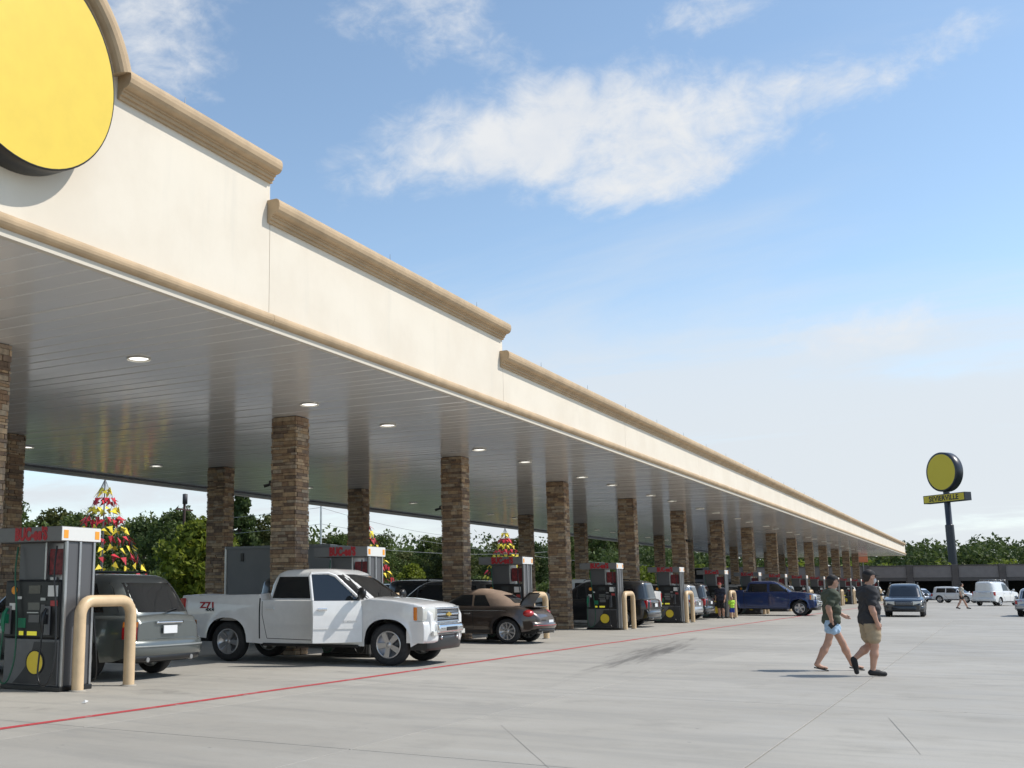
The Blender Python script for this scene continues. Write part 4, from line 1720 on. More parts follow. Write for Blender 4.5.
M_HILL = mat('meadow', (.050, .078, .020), .95, var=.35, vscale=.05, bump=.5, bscale=2)
mb = MB()
mb.grid(lambda u, v: (u, v, terrain(u, v)-.10), list(np.linspace(-700, 600, 66)), list(np.linspace(20, 900, 60)), True)
# keep only the part that rises above the flat ground
keep = [f for f in mb.f if max(mb.v[i][2] for i in f) > -.05]
mb.f = keep
mb.sm = [True]*len(keep)
tag(mb.build('hill', M_HILL), kind='structure')

M_BPIL = mat('garage_pilaster', (.095, .082, .076), .85, var=.12, vscale=2)
M_BPAN = mat('garage_panel', (.19, .17, .162), .8, var=.08, vscale=1)
M_BBEAM = mat('garage_beam', (.09, .08, .075), .85)
gar = empty('garage_building', (0, 155, 0), 0, 'long low brown building with dark open bays beyond the forecourt', 'building')
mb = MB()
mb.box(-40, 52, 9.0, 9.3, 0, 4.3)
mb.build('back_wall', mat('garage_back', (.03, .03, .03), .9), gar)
mb = MB()
mb.box(-40.1, 52.1, -.05, 9.4, 4.25, 4.36)
mb.build('roof', M_BBEAM, gar)
mb = MB()
mb.box(-40, 52, .02, .35, 2.37, 2.78)
mb.build('lintel_beam', M_BBEAM, gar)
mb = MB()
mb.box(-40, 52, .1, 9.0, -.02, .01)
mb.build('floor', M_ASPH, gar)
pil = MB()
pil.bbox(-.36, .36, -.12, .40, 0, 4.40, .03)
pil_me = pil.mesh('pilaster', M_BPIL)
pn = MB()
pn.bbox(-2.16, 2.16, .06, .30, 2.79, 4.24, .02)
pn_me = pn.mesh('wall_panel', M_BPAN)
jm = MB()
jm.box(-.05, .05, .03, .18, 0, 2.36)
jm_me = jm.mesh('jamb', mat('garage_jamb', (.16, .15, .14), .7))
for k in range(-6, 10):
    X = -4.50+5.08*k
    o = link(bpy.data.objects.new('pilaster', pil_me), gar)
    o.location = (X, 0, 0)
    o = link(bpy.data.objects.new('wall_panel', pn_me), gar)
    o.location = (X+2.54, 0, 0)
    for d in (.43, 4.65):
        o = link(bpy.data.objects.new('jamb', jm_me), gar)
        o.location = (X+d, 0, 0)

sg_ = empty('pole_sign', (-5.75, 192, terrain(-5.75, 192)-.1), rad(-45), 'tall roadside pole sign with round yellow disc above a yellow name board', 'sign')
z0 = sg_.location.z
M_SBODY = mat('sign_body_dark', (.03, .032, .045), .35)
# local frame: the faces look along -y
mb = MB()
mb.lathe([(2.80, -.66), (3.05, -.66), (3.10, -.62), (3.10, .62), (3.05, .66), (2.80, .66)], (0, 0, 19.5-z0), 'y', 60)
mb.build('disc_rim', M_SBODY, sg_)
for s in (-1, 1):
    mb = MB()
    mb.add([(2.82*math.cos(2*PI*k/60), s*.65, 19.5-z0+2.82*math.sin(2*PI*k/60)) for k in range(60)], [tuple(range(60))[::1 if s > 0 else -1]])
    mb.build('disc_face', mat('old_sign_yellow', (.78, .56, .03), .5), sg_)
mb = MB()
mb.bbox(-4.2, 4.2, -.62, .62, 14.75-z0, 16.05-z0, .04)
bd = mb.build('name_board', M_SBODY, sg_)
for s in (-1, 1):
    mb = MB()
    mb.box(-4.05, 4.05, *sorted((s*.62, s*.645)), 14.87-z0, 15.93-z0)
    mb.build('board_face', mat('old_sign_yellow', (.78, .56, .03), .5), bd)
    t_ = link(bpy.data.objects.new('lettering', text_mesh('SEVIERVILLE', 1.12, M_BLACK, .01, .03, 1.02)), bd)
    t_.location = (0, s*.66, 15.38-z0)
    t_.rotation_euler = (PI/2, 0, 0 if s < 0 else PI)
mb = MB()
mb.tube([(0, 0, 0), (0, 0, 11.2-z0)], .62, 20)
mb.tube([(0, 0, 11.2-z0), (0, 0, 11.3-z0), (0, 0, 16.6-z0)], [.56, .46, .46], 20)
mb.build('pole', M_SBODY, sg_)
mb = MB()
mb.box(-.6, .6, -.05, .05, 0, .8)
ob = empty('orange_sign', (-14.5, 150.5, 0), 0, 'orange board on a post at the far end of the canopy', 'sign')
mb.v = [(x, y, z+4.72) for x, y, z in mb.v]
mb.build('board', mat('orange_board', (.62, .20, .10), .6), ob)
mb = MB()
mb.tube([(0, .1, 0), (0, .1, 5.0)], .07, 8)
mb.build('post', M_STEELG, ob)

# ------------------------------------------------------------------ trees
def leaf_mat(name, col, tr=.35):
    mt = bpy.data.materials.new(name)
    mt.use_nodes = True
    t = mt.node_tree
    b = t.nodes['Principled BSDF']
    g = N(t, 'ShaderNodeNewGeometry')
    oi = N(t, 'ShaderNodeObjectInfo').outputs['Random']
    c = mixc(t, g.outputs['Random Per Island'], tuple(x*.55 for x in col), (col[0]*1.5, col[1]*1.35, col[2]*1.3))
    c = mixc(t, 1.0, c, mixc(t, oi, (.8, .85, .8), (1.15, 1.1, .95)), 'MULTIPLY')
    t.links.new(c, b.inputs['Base Color'])
    b.inputs['Roughness'].default_value = .6
    b.inputs['Specular IOR Level'].default_value = .25
    tl = N(t, 'ShaderNodeBsdfTranslucent')
    t.links.new(c, tl.inputs['Color'])
    mx = N(t, 'ShaderNodeMixShader')
    mx.inputs[0].default_value = tr
    t.links.new(b.outputs[0], mx.inputs[1])
    t.links.new(tl.outputs[0], mx.inputs[2])
    out = [n for n in t.nodes if n.type == 'OUTPUT_MATERIAL'][0]
    t.links.new(mx.outputs[0], out.inputs[0])
    return mt


M_LEAF = [leaf_mat('leaf_dark', (.068, .105, .036)), leaf_mat('leaf_mid', (.094, .135, .038)), leaf_mat('leaf_bright', (.165, .215, .030), .45), leaf_mat('leaf_olive', (.085, .102, .034))]  # greens lightened so the leaf colour itself carries distance haze
M_BARK = mat('bark', (.075, .055, .04), .9, var=.3, vscale=6, bump=.6, bscale=20)


def np_leaves(centres, radii, per, size, seed, squash=.8):
    """leaf quads spread over clumps; returns (verts, faces) arrays"""
    r = np.random.default_rng(seed)
    V = []
    for c, R_, n_ in zip(centres, radii, per):
        d = r.normal(size=(n_, 3))
        d /= np.linalg.norm(d, axis=1)[:, None]
        rad_ = R_*r.uniform(.25, 1.0, (n_, 1))**.45
        p = np.array(c)+d*rad_*np.array([1, 1, squash])
        u = r.normal(size=(n_, 3))
        u /= np.linalg.norm(u, axis=1)[:, None]
        w_ = np.cross(u, d+r.normal(size=(n_, 3))*.6)
        w_ /= np.linalg.norm(w_, axis=1)[:, None]+1e-9
        s = size*r.uniform(.6, 1.3, (n_, 1))
        a, b = u*s, w_*s*.6
        V.append(np.stack([p-a, p-b*.9, p+a, p+b*.9], 1).reshape(-1, 3))
    V = np.concatenate(V)
    return V


def mesh_quads(name, V, m_):
    me = bpy.data.meshes.new(name)
    n_ = len(V)//4
    me.vertices.add(len(V))
    me.vertices.foreach_set('co', V.astype(np.float32).ravel())
    me.loops.add(len(V))
    me.loops.foreach_set('vertex_index', np.arange(len(V), dtype=np.int32))
    me.polygons.add(n_)
    me.polygons.foreach_set('loop_start', np.arange(0, len(V), 4, dtype=np.int32))
    me.polygons.foreach_set('loop_total', np.full(n_, 4, dtype=np.int32))
    me.materials.append(m_)
    me.update()
    me.validate()
    return me


def tree_proto(seed, h, spread, m_, shape='round', leaf=.22, nclump=60, per=110):
    r = random.Random(seed)
    tb = MB()
    tb.tube([(0, 0, -.3), (r.uniform(-.1, .1), r.uniform(-.1, .1), h*.3), (r.uniform(-.3, .3), r.uniform(-.3, .3), h*.62), (0, 0, h*.9)], [h*.026, h*.020, h*.012, h*.004], 8)
    cs, rs, ns = [], [], []
    for k in range(nclump):
        t = (k+.5)/nclump
        zt = {'round': .16+.80*t, 'cone': .10+.88*t, 'wide': .22+.74*t}[shape]
        prof = {'round': math.sin(PI*min(1, .12+t*.86))**.7, 'cone': (1-t)**.8+.06, 'wide': math.sin(PI*min(1, .2+t*.75))**.55}[shape]
        a = k*2.399+r.uniform(-.5, .5)
        rr = spread*prof*r.uniform(.35, 1.0)
        c = (rr*math.cos(a), rr*math.sin(a), h*zt+r.uniform(-.03, .03)*h)
        cs.append(c)
        R_ = spread*r.uniform(.20, .36)*(1 if shape != 'cone' else .45+.7*(1-t))
        rs.append(R_)
        ns.append(int(per*r.uniform(.6, 1.3)))
        if k % 4 == 0 and zt < .85:
            zb_ = max(.12, zt-.22)*h
            tb.tube([(0, 0, zb_), (c[0]*.5, c[1]*.5, (zb_+c[2])/2+.1), c], [h*.010, h*.006, h*.002], 5)
    V = np_leaves(cs, rs, ns, leaf, seed)
    return tb.mesh('trunk', M_BARK), mesh_quads('crown', V, m_)


PROT = [tree_proto(1, 10, 3.6, M_LEAF[0], 'round'), tree_proto(2, 11, 4.2, M_LEAF[1], 'wide'), tree_proto(3, 7.0, 3.0, M_LEAF[2], 'round', .26), tree_proto(4, 12, 2.8, M_LEAF[0], 'cone', .30),
        tree_proto(5, 9, 3.8, M_LEAF[3], 'wide'), tree_proto(6, 10, 3.3, M_LEAF[1], 'round')]
KIND = ['dark green round tree', 'spreading mid green tree', 'bright yellow green tree', 'tall dark conifer', 'olive green spreading tree', 'mid green round tree']


def put_tree(kind, x, y, h, label):
    tb, cr = PROT[kind]
    o = empty('tree', (x, y, terrain(x, y)-.15), rng.uniform(0, 6.28), label, 'tree', 'trees beyond the forecourt')
    base = [10, 11, 7.0, 12, 9, 10][kind]
    s = h/base
    o.scale = (s*rng.uniform(.9, 1.15), s*rng.uniform(.9, 1.15), s)
    link(bpy.data.objects.new('trunk', tb), o)
    link(bpy.data.objects.new('crown', cr), o)
    return o


spots = [(2, -50, 62.0, 6.6, 'bright yellow green tree seen between the two nearest rear columns'),
         (2, -52, 66.5, 5.6, 'smaller bright yellow green tree beside the brightest tree'),
         (3, -80, 107.4, 14.4, 'tall dark conifer seen just left of the second front column'),
         (1, -60, 60.0, 7.4, 'spreading green tree behind the nearest flag cone'),
         (0, -66, 68.5, 7.6, 'dark round tree right of the nearest flag cone'),
         (5, -58, 48.5, 7.6, 'mid green tree at the far left behind the nearest pump head'),
         (2, -62, 118.5, 4.6, 'small bright green tree behind the black suv roof')]
for k, x, y, h, lb in spots:
    put_tree(k, x, y, h, lb)
n_ = 0
for i in range(48):
    y = 52+i*6.1+rng.uniform(-1.5, 1.5)
    x = -74-rng.uniform(0, 12)-(i % 3)*3
    k = rng.choice([0, 1, 4, 5, 0, 5, 1])
    h = rng.uniform(7.4, 10.6)*(1.0+.0008*(y-60))
    put_tree(k, x, y, h, '%s, %s from the left in the row beyond the canopy' % (KIND[k], (ORD+['twenty-seventh', 'twenty-eighth', 'twenty-ninth', 'thirtieth']+['thirty-'+q for q in ORD[:9]]+['fortieth']+['forty-'+q for q in ORD[:9]])[i]))


def wood(name, label, area, n, m_, seed, hr, leaf, per):
    r = random.Random(seed)
    cs, rs, ns = [], [], []
    for k in range(n):
        x, y = r.uniform(*area[0]), r.uniform(*area[1])
        h = r.uniform(*hr)
        z = terrain(x, y)
        for q_ in range(3):
            R_ = h*r.uniform(.22, .34)
            cs.append((x+r.uniform(-.25, .25)*h, y+r.uniform(-.25, .25)*h, z+h*(.35+.25*q_)))
            rs.append(R_)
            ns.append(per)
    o = link(bpy.data.objects.new(name, mesh_quads(name, np_leaves(cs, rs, ns, leaf, seed), m_)))
    return tag(o, label, 'woodland', kind='stuff')


wood('woodland', 'dense dark woodland on the hill to the right', ((-75, 70), (205, 290)), 330, M_LEAF[0], 21, (5.0, 7.6), .40, 60)
wood('woodland', 'lighter green scrub on the slope above the low building', ((-60, 60), (167, 182)), 110, M_LEAF[2], 22, (3.2, 5.4), .30, 60)
wood('woodland', 'far woodland behind the row of trees to the left', ((-150, -98), (60, 620)), 260, M_LEAF[1], 23, (9, 13), .55, 55)
wood('woodland', 'dark far woodland along the ridge to the left', ((-320, -190), (100, 800)), 240, M_LEAF[0], 24, (9, 14), .8, 40)
wood('hedge', 'low green hedge and scrub along the road behind the canopy', ((-60, -49), (50, 300)), 220, M_LEAF[1], 25, (1.6, 3.2), .24, 45)

# ------------------------------------------------------------------ flag cones, utility poles, wires
fl = MB()
fl.add([(0, -.15, 0), (0, .15, 0), (.07, .04, -.40), (.010, -.15, 0), (.010, .15, 0), (.080, .04, -.40)], [(0, 1, 2), (5, 4, 3), (0, 3, 4, 1), (1, 4, 5, 2), (2, 5, 3, 0)])
fl_me = {}
for nm, m_ in (('r', M_FLAGR), ('y', M_FLAGY)):
    me = fl.mesh('flag', m_)
    fl_me[nm] = me


def flag_cone(x, y, label, single):
    o = empty('flag_cone', (x, y, -.1), 0, label, 'flag cone', 'cones of red and yellow flags')
    H_, R_ = 7.3, 3.5
    mb = MB()
    mb.tube([(0, 0, 0), (0, 0, H_+.1)], [.05, .03], 10)
    mb.build('pole', M_STEELG, o)
    st = MB()
    joined = {'r': MB(), 'y': MB()}
    n_s = 20
    for k in range(n_s):
        a = 2*PI*k/n_s+.1
        pts = []
        for j in range(13):
            t = j/12
            sag = .25*math.sin(PI*t)
            pts.append((R_*t*math.cos(a), R_*t*math.sin(a), H_*(1-t)+.05-sag))
        st.tube(pts, .006, 4)
        for j in range(1, 16):
            t = (j+.3*(k % 2))/15.5
            if t < .02*(k % 4)+.03:
                continue
            sag = .25*math.sin(PI*t)
            p = Vector((R_*t*math.cos(a), R_*t*math.sin(a), H_*(1-t)+.05-sag))
            cl = 'r' if (j // 1) % 2 == 0 else 'y'
            rz = a+rng.uniform(-.7, .7)
            tilt = rng.uniform(-.9, .5)
            s = rng.uniform(.75, 1.12)
            if single:
                f = link(bpy.data.objects.new('flag', fl_me[cl]), o)
                f.location = p
                f.rotation_euler = (rng.uniform(-1, 1), tilt, rz)
                f.scale = (s, s, s)
            else:
                M4 = Matrix.Translation(p) @ Matrix.Rotation(rz, 4, 'Z') @ Matrix.Rotation(tilt, 4, 'Y')
                joined[cl].add([M4 @ Vector(v) for v in fl.v], fl.f)
    st.build('flag_strings', M_STEELG, o)
    if not single:
        tag(joined['r'].build('red_flags', M_FLAGR, o), kind='stuff')
        tag(joined['y'].build('yellow_flags', M_FLAGY, o), kind='stuff')


flag_cone(-40, 41.75, 'cone of red and yellow flags on a pole right of the nearest pump', True)
flag_cone(-40, 68.7, 'cone of flags half hidden behind the third rear column', False)
flag_cone(-40, 95.6, 'cone of flags seen between third and fourth front columns', False)

pl = empty('utility_pole', (-60, 72.4, -.1), 0, 'dark utility pole with crossarm and transformer, left of the second rear column', 'pole')
mb = MB()
mb.tube([(0, 0, 0), (0, 0, 9.6)], [.15, .11], 10)
mb.build('pole', mat('creosoted_wood', (.06, .035, .03), .9), pl)
mb = MB()
mb.bbox(-1.1, 1.1, -.06, .06, 8.35, 8.47, .01)
mb.v = [(y, x, z) for x, y, z in mb.v]
mb.build('crossarm', mat('creosoted_wood', (.06, .035, .03), .9), pl)
mb = MB()
mb.lathe([(.01, 8.9), (.22, 8.9), (.22, 9.75), (.01, 9.8)], (.05, 0, 0), 'z', 14)
mb.build('transformer', mat('transformer_dark', (.05, .045, .05), .6), pl)
pl = empty('lamp_pole', (-60, 94.4, -.1), 0, 'thin pale metal pole right of the second front column', 'pole')
mb = MB()
mb.tube([(0, 0, 0), (0, 0, 10.2)], [.13, .09], 10)
mb.build('pole', M_STEEL, pl)


def wire(a, b, sag, label, r_=.022):
    mb = MB()
    a, b = Vector(a), Vector(b)
    mb.tube([a.lerp(b, k/16)-Vector((0, 0, sag*4*(k/16)*(1-k/16))) for k in range(17)], r_, 5)
    tag(mb.build('power_line', mat('wire_grey', (.30, .30, .31), .5)), label, 'power line', 'overhead lines behind the canopy')


wire((-60, 94.4, 9.9), (-150, 140.3, 12.4), .6, 'upper power line running left from the thin metal pole')
wire((-60, 94.4, 8.2), (-120, 128, 9.6), .5, 'lower power line running left from the thin metal pole')
wire((-60, 94.4, 9.9), (-60, 150, 9.0), 1.2, 'upper power line running right from the thin metal pole')
wire((-60, 94.4, 6.2), (-60, 160, 7.2), .7, 'lower power line running right from the thin metal pole')
wire((-60, 94.4, 8.2), (-60, 330, 10), 3.0, 'middle power line running far right behind the columns')

# scrap of white litter near the red line
mb = MB()
mb.add([(0, 0, 0), (.07, .01, .012), (.08, .06, .03), (.01, .07, .005), (.04, .035, .045)], [(0, 1, 4), (1, 2, 4), (2, 3, 4), (3, 0, 4)])
o = mb.build('paper_scrap', M_PAPER)
o.location = (-10.36, 10.52, .004)
tag(o, 'tiny white scrap of paper on the concrete below the bollard', 'litter')

# ------------------------------------------------------------------ people
def sdf_grid(prims, h, k=.035, cut=None, pad=.05, warp=None):
    P = [np.array(q[0]) for q in prims]+[np.array(q[1]) for q in prims]
    rm = max(max(q[2], q[3]) for q in prims)
    lo = np.min(P, 0)-rm-pad
    hi = np.max(P, 0)+rm+pad
    n = np.ceil((hi-lo)/h).astype(int)+1
    F = np.full(n, .3, np.float32)
    for a, b, ra, rb, *kk in prims:
        a, b = np.array(a), np.array(b)
        kq = kk[0] if kk else k
        m_ = max(ra, rb)+.12
        i0 = np.maximum(0, np.floor((np.minimum(a, b)-m_-lo)/h).astype(int))
        i1 = np.minimum(n, np.ceil((np.maximum(a, b)+m_-lo)/h).astype(int)+1)
        ax = [lo[d]+h*np.arange(i0[d], i1[d]) for d in range(3)]
        X, Y, Z = np.meshgrid(*ax, indexing='ij')
        ab = b-a
        L2 = max(1e-9, float(ab @ ab))
        t = np.clip(((X-a[0])*ab[0]+(Y-a[1])*ab[1]+(Z-a[2])*ab[2])/L2, 0, 1)
        d = np.sqrt((X-a[0]-t*ab[0])**2+(Y-a[1]-t*ab[1])**2+(Z-a[2]-t*ab[2])**2)-(ra+(rb-ra)*t)
        sl = tuple(slice(i0[q], i1[q]) for q in range(3))
        f = F[sl]
        hh = np.clip(.5+.5*(f-d)/kq, 0, 1)
        F[sl] = f*(1-hh)+d*hh-kq*hh*(1-hh)
    if cut is not None:
        ax = [lo[d]+h*np.arange(n[d]) for d in range(3)]
        X, Y, Z = np.meshgrid(*ax, indexing='ij')
        if warp is not None:
            F = F+warp(X, Y, Z).astype(np.float32)
        F = np.maximum(F, cut(X, Y, Z).astype(np.float32))
    return F, lo, h


def surface_nets(F, lo, h):
    ins = F < 0
    nx, ny, nz = F.shape
    cnt = np.zeros((nx-1, ny-1, nz-1), np.float32)
    acc = np.zeros((nx-1, ny-1, nz-1, 3), np.float32)
    cor = [(i, j, k) for i in (0, 1) for j in (0, 1) for k in (0, 1)]

    def sl(c):
        return tuple(slice(c[d], F.shape[d]-1+c[d]) for d in range(3))
    for c in cor:
        for d in range(3):
            if c[d] == 0:
                e = list(c)
                e[d] = 1
                f0, f1 = F[sl(c)], F[sl(e)]
                mk = (f0 < 0) != (f1 < 0)
                t = np.where(mk, f0/(f0-f1+1e-12), 0)
                cnt += mk
                for q in range(3):
                    acc[..., q] += mk*(c[q]+(t if q == d else 0))
    act = cnt > 0
    idx = np.full(act.shape, -1, np.int64)
    idx[act] = np.arange(act.sum())
    ijk = np.argwhere(act)
    V = lo+h*(ijk+acc[act]/cnt[act][:, None])
    faces = []
    for d in range(3):
        a, b = [(1, 2), (2, 0), (0, 1)][d]
        s0 = [slice(1, -1)]*3
        s0[d] = slice(0, -1)
        s1 = list(s0)
        s1[d] = slice(1, None)
        g0, g1 = ins[tuple(s0)], ins[tuple(s1)]
        for flip in (False, True):
            mk = (g0 & ~g1) if not flip else (~g0 & g1)
            q = np.argwhere(mk)
            q[:, a] += 1
            q[:, b] += 1

            def cell(da, db):
                w_ = q.copy()
                w_[:, a] += da
                w_[:, b] += db
                return idx[w_[:, 0], w_[:, 1], w_[:, 2]]
            quad = np.stack([cell(-1, -1), cell(0, -1), cell(0, 0), cell(-1, 0)], 1)
            faces.append(quad[:, ::-1] if flip else quad)
    Fc = np.concatenate(faces)
    Fc = Fc[(Fc >= 0).all(1)]
    return V, Fc


def sdf_obj(name, prims, m_, parent, h=.011, k=.035, cut=None, warp=None):
    V, Fc = surface_nets(*sdf_grid(prims, h, k, cut, warp=warp))
    me = bpy.data.meshes.new(name)
    me.from_pydata(V.tolist(), [], Fc.tolist())
    me.materials.append(m_)
    me.polygons.foreach_set('use_smooth', [True]*len(me.polygons))
    me.update()
    return link(bpy.data.objects.new(name, me), parent)


M_SKIN = mat('skin', (.46, .255, .175), .5, var=.06, vscale=8)


def hand(w_, dirn, side, out):
    """palm, four fingers and a thumb as capsules; w_ wrist, dirn along the hand, side across the palm, out bend direction"""
    w_, d, s, o_ = (Vector(v) for v in (w_, dirn, side, out))
    d.normalize()
    s.normalize()
    o_.normalize()
    P = [(w_, w_+d*.085, .026, .030, .02), (w_+d*.03+s*.022, w_+d*.085+s*.026, .018, .016, .015), (w_+d*.03-s*.022, w_+d*.085-s*.026, .018, .016, .015)]
    for i, L in enumerate((.070, .080, .075, .058)):
        b = w_+d*.088+s*(.030-.020*i)
        m1 = b+d*L*.5+o_*L*.14
        e = m1+d*L*.35+o_*L*.36
        P += [(b, m1, .0095, .009, .006), (m1, e, .009, .0075, .006)]
    b = w_+d*.03+s*.032
    m1 = b+d*.035+s*.022+o_*.012
    P += [(b, m1, .0125, .011, .008), (m1, m1+d*.035+o_*.012, .011, .009, .008)]
    return [(tuple(a), tuple(b), r0, r1, k) for a, b, r0, r1, k in P]


def person(label, J, heading, loc, scale, cols, heavy=1.0, hat='cap', h=.011, group=None, hair=(.03, .022, .018), shoe='shoe', mask=False, glasses=True, item=False, tee=None):
    root = empty('person', loc, heading, label, 'person', group)
    root.scale = (scale,)*3
    pel, che, nek, hed = (Vector(J[q]) for q in ('pelvis', 'chest', 'neck', 'head'))
    W = Vector((0, 1, 0))
    hv = heavy
    torso = [(pel-W*.075, pel+W*.075, .115*hv, .115*hv), (pel.lerp(che, .45)-W*.06+Vector((.015, 0, 0))*hv, pel.lerp(che, .45)+W*.06+Vector((.015, 0, 0))*hv, .118*hv, .118*hv), (che-W*.09, che+W*.09, .118*hv, .118*hv),
             (che+Vector((0, 0, .06))-W*.13, che+Vector((0, 0, .06))+W*.13, .065, .065), (che+Vector((0, 0, .05)), nek+Vector((0, 0, .03)), .08, .058)]
    skin = list(torso)
    skin = [(a, b, ra-.012, rb-.012) for a, b, ra, rb in skin]
    hd = Vector((1, 0, 0))
    skin += [(nek, hed-Vector((.01, 0, .05)), .055, .055), (hed+Vector((-.012, 0, .03)), hed+Vector((-.002, 0, .045)), .088, .088), (hed+Vector((.012, 0, -.045)), hed+Vector((.01, 0, .02)), .066, .078),
             (hed+Vector((.035, 0, -.075)), hed+Vector((.05, 0, -.07)), .032, .026), (hed+Vector((.082, 0, .012)), hed+Vector((.100, 0, -.022)), .012, .016, .012),
             (hed+Vector((.072, -.012, -.052)), hed+Vector((.072, .012, -.052)), .014, .014, .012)]
    for s in (-1, 1):
        skin.append((hed+Vector((-.005, s*.085, .012)), hed+Vector((-.01, s*.09, -.02)), .014, .011, .01))
    sleeves, shorts, arms = [], [], []
    for s, q in ((-1, 'r'), (1, 'l')):
        sh, elb, wr = Vector(J[q+'sh']), Vector(J[q+'el']), Vector(J[q+'wr'])
        skin += [(sh, elb, .056*hv**.5, .044), (elb, elb.lerp(wr, .35), .044, .046), (elb.lerp(wr, .35), wr, .046, .029)]
        hdv = (wr-elb).normalized()
        skin += hand(wr, hdv+Vector((.1, 0, -.25)), (.9, 0, .25), (0, -s*1.0, 0) if not J.get(q+'grip') else (.4, -s*.8, 0))
        sleeves += [(sh-W*s*.05, sh, .078, .076), (sh, sh.lerp(elb, .72), .074*hv**.5, .070*hv**.5)]
        hip, kn, an, toe = Vector(J[q+'hip']), Vector(J[q+'kn']), Vector(J[q+'an']), Vector(J[q+'to'])
        skin += [(hip, kn, .078*hv**.5, .060), (kn, kn.lerp(an, .35), .058, .066), (kn.lerp(an, .35), an, .064, .038), (an, an+(toe-an)*.3+Vector((0, 0, -.02)), .036, .034), (an+(toe-an)*.25+Vector((0, 0, -.02)), toe, .034, .026)]
        L = J.get('short_len', .72)
        shorts += [(hip+Vector((0, 0, .04)), hip.lerp(kn, L), .112*hv**.7, .098*hv**.4)]
    skin = [(tuple(q[0]), tuple(q[1]), *q[2:]) for q in skin]
    sdf_obj('body', skin, M_SKIN, root, h if h < .012 else h, .03)
    hem = J.get('hem', .86)
    tops_ = [(tuple(a), tuple(b), ra+.022, rb+.022) for a, b, ra, rb in torso[:4]]+[(tuple(a), tuple(b), ra, rb) for a, b, ra, rb in sleeves]+[(tuple(torso[4][0]), tuple(nek-Vector((.01, 0, .0))), .088, .068)]

    def cut_top(X, Y, Z):
        fold = .006*np.sin(X*55+Z*38)*np.sin(Y*40+Z*17)
        return np.maximum(hem-Z+.02*np.sin(Y*14)*0+fold, Z-(nek.z+.012+(nek.x-X)*.45))
    sdf_obj('shirt', tops_, cols[0], root, max(h, .011), .04, cut_top, lambda X, Y, Z: .006*np.sin(X*22+Y*9+Z*31+2*np.sin(Z*11+Y*7))*np.sin(Y*17+Z*13)+.0035*np.sin(Z*70+X*25+3*np.sin(Y*12)))
    sp = [(tuple(pel-W*.075), tuple(pel+W*.075), .122*hv, .122*hv)]+[(tuple(a), tuple(b), ra+.008, rb+.016) for a, b, ra, rb in shorts]

    def cut_sh(X, Y, Z):
        return np.maximum(Z-(hem+.12), .004*np.sin(X*60+Y*31)-.2)
    sdf_obj('shorts', sp, cols[1], root, max(h, .011), .025, cut_sh, lambda X, Y, Z: .005*np.sin(X*35+Z*18+2*np.sin(Y*15+Z*9))+.003*np.sin(Z*60+Y*30))
    # footwear
    for q in ('r', 'l'):
        an, toe = Vector(J[q+'an']), Vector(J[q+'to'])
        d = (toe-an)
        if shoe == 'shoe':
            heel = an+Vector((0, 0, -.035))-d.normalized()*.035
            sdf_obj('shoe', [(tuple(heel), tuple(toe), .046, .040), (tuple(an+Vector((0, 0, -.01))), tuple(an.lerp(toe, .5)+Vector((0, 0, -.0))), .046, .044)], cols[2], root, .011, .03)
        else:
            d0 = Vector((d.x, d.y, d.z)).normalized()
            c0 = an+Vector((0, 0, -.062))-d0*.05
            c1 = toe+d0*.035+Vector((0, 0, -.024))
            n_ = 12
            mb = MB()
            side = Vector((-d0.y, d0.x, 0)).normalized()
            L = []
            for k in range(n_+1):
                t = k/n_
                wd = .036+.014*math.sin(PI*min(1, t*.9+.1))
                if k in (0, n_):
                    wd = .02
                c = c0.lerp(c1, t)
                L.append((c-side*wd, c+side*wd))
            vs = [p for a, b in L for p in (a, b)]+[p-Vector((0, 0, .024)) for a, b in L for p in (a, b)]
            m2 = 2*(n_+1)
            fs = []
            for k in range(n_):
                fs += [(2*k, 2*k+2, 2*k+3, 2*k+1), (m2+2*k, m2+2*k+1, m2+2*k+3, m2+2*k+2), (2*k, m2+2*k, m2+2*k+2, 2*k+2), (2*k+1, 2*k+3, m2+2*k+3, m2+2*k+1)]
            fs += [(0, 1, m2+1, m2), (2*n_, m2+2*n_, m2+2*n_+1, 2*n_+1)]
            mb.add(vs, fs)
            p0 = an.lerp(toe, .75)
            mb.tube([p0+side*.036-Vector((0, 0, .03)), p0+Vector((0, 0, .018)), p0-side*.036-Vector((0, 0, .03))], .008, 6)
            mb.build('flip_flop', cols[2], root)
    # hair, eyes, headwear
    mh = mat('hair_%02d' % int(hair[0]*1000), hair, .7)
    sdf_obj('hair', [(tuple(hed+Vector((-.022, 0, .035))), tuple(hed+Vector((-.012, 0, .05))), .094, .093), (tuple(hed+Vector((-.05, 0, -.03))), tuple(hed+Vector((-.04, 0, .02))), .062, .075)], mh, root, .012, .02,
            lambda X, Y, Z: np.maximum((X-hed.x)-.028-(Z-hed.z)*.35, hed.z-.07-Z))
    for s in (-1, 1):
        mb = MB()
        mb.ellipsoid(tuple(hed+Vector((.080, s*.032, .018))), (.009, .013, .008), 8, 5)
        mb.build('eye', mat('eye_dark', (.02, .016, .014), .2), root)
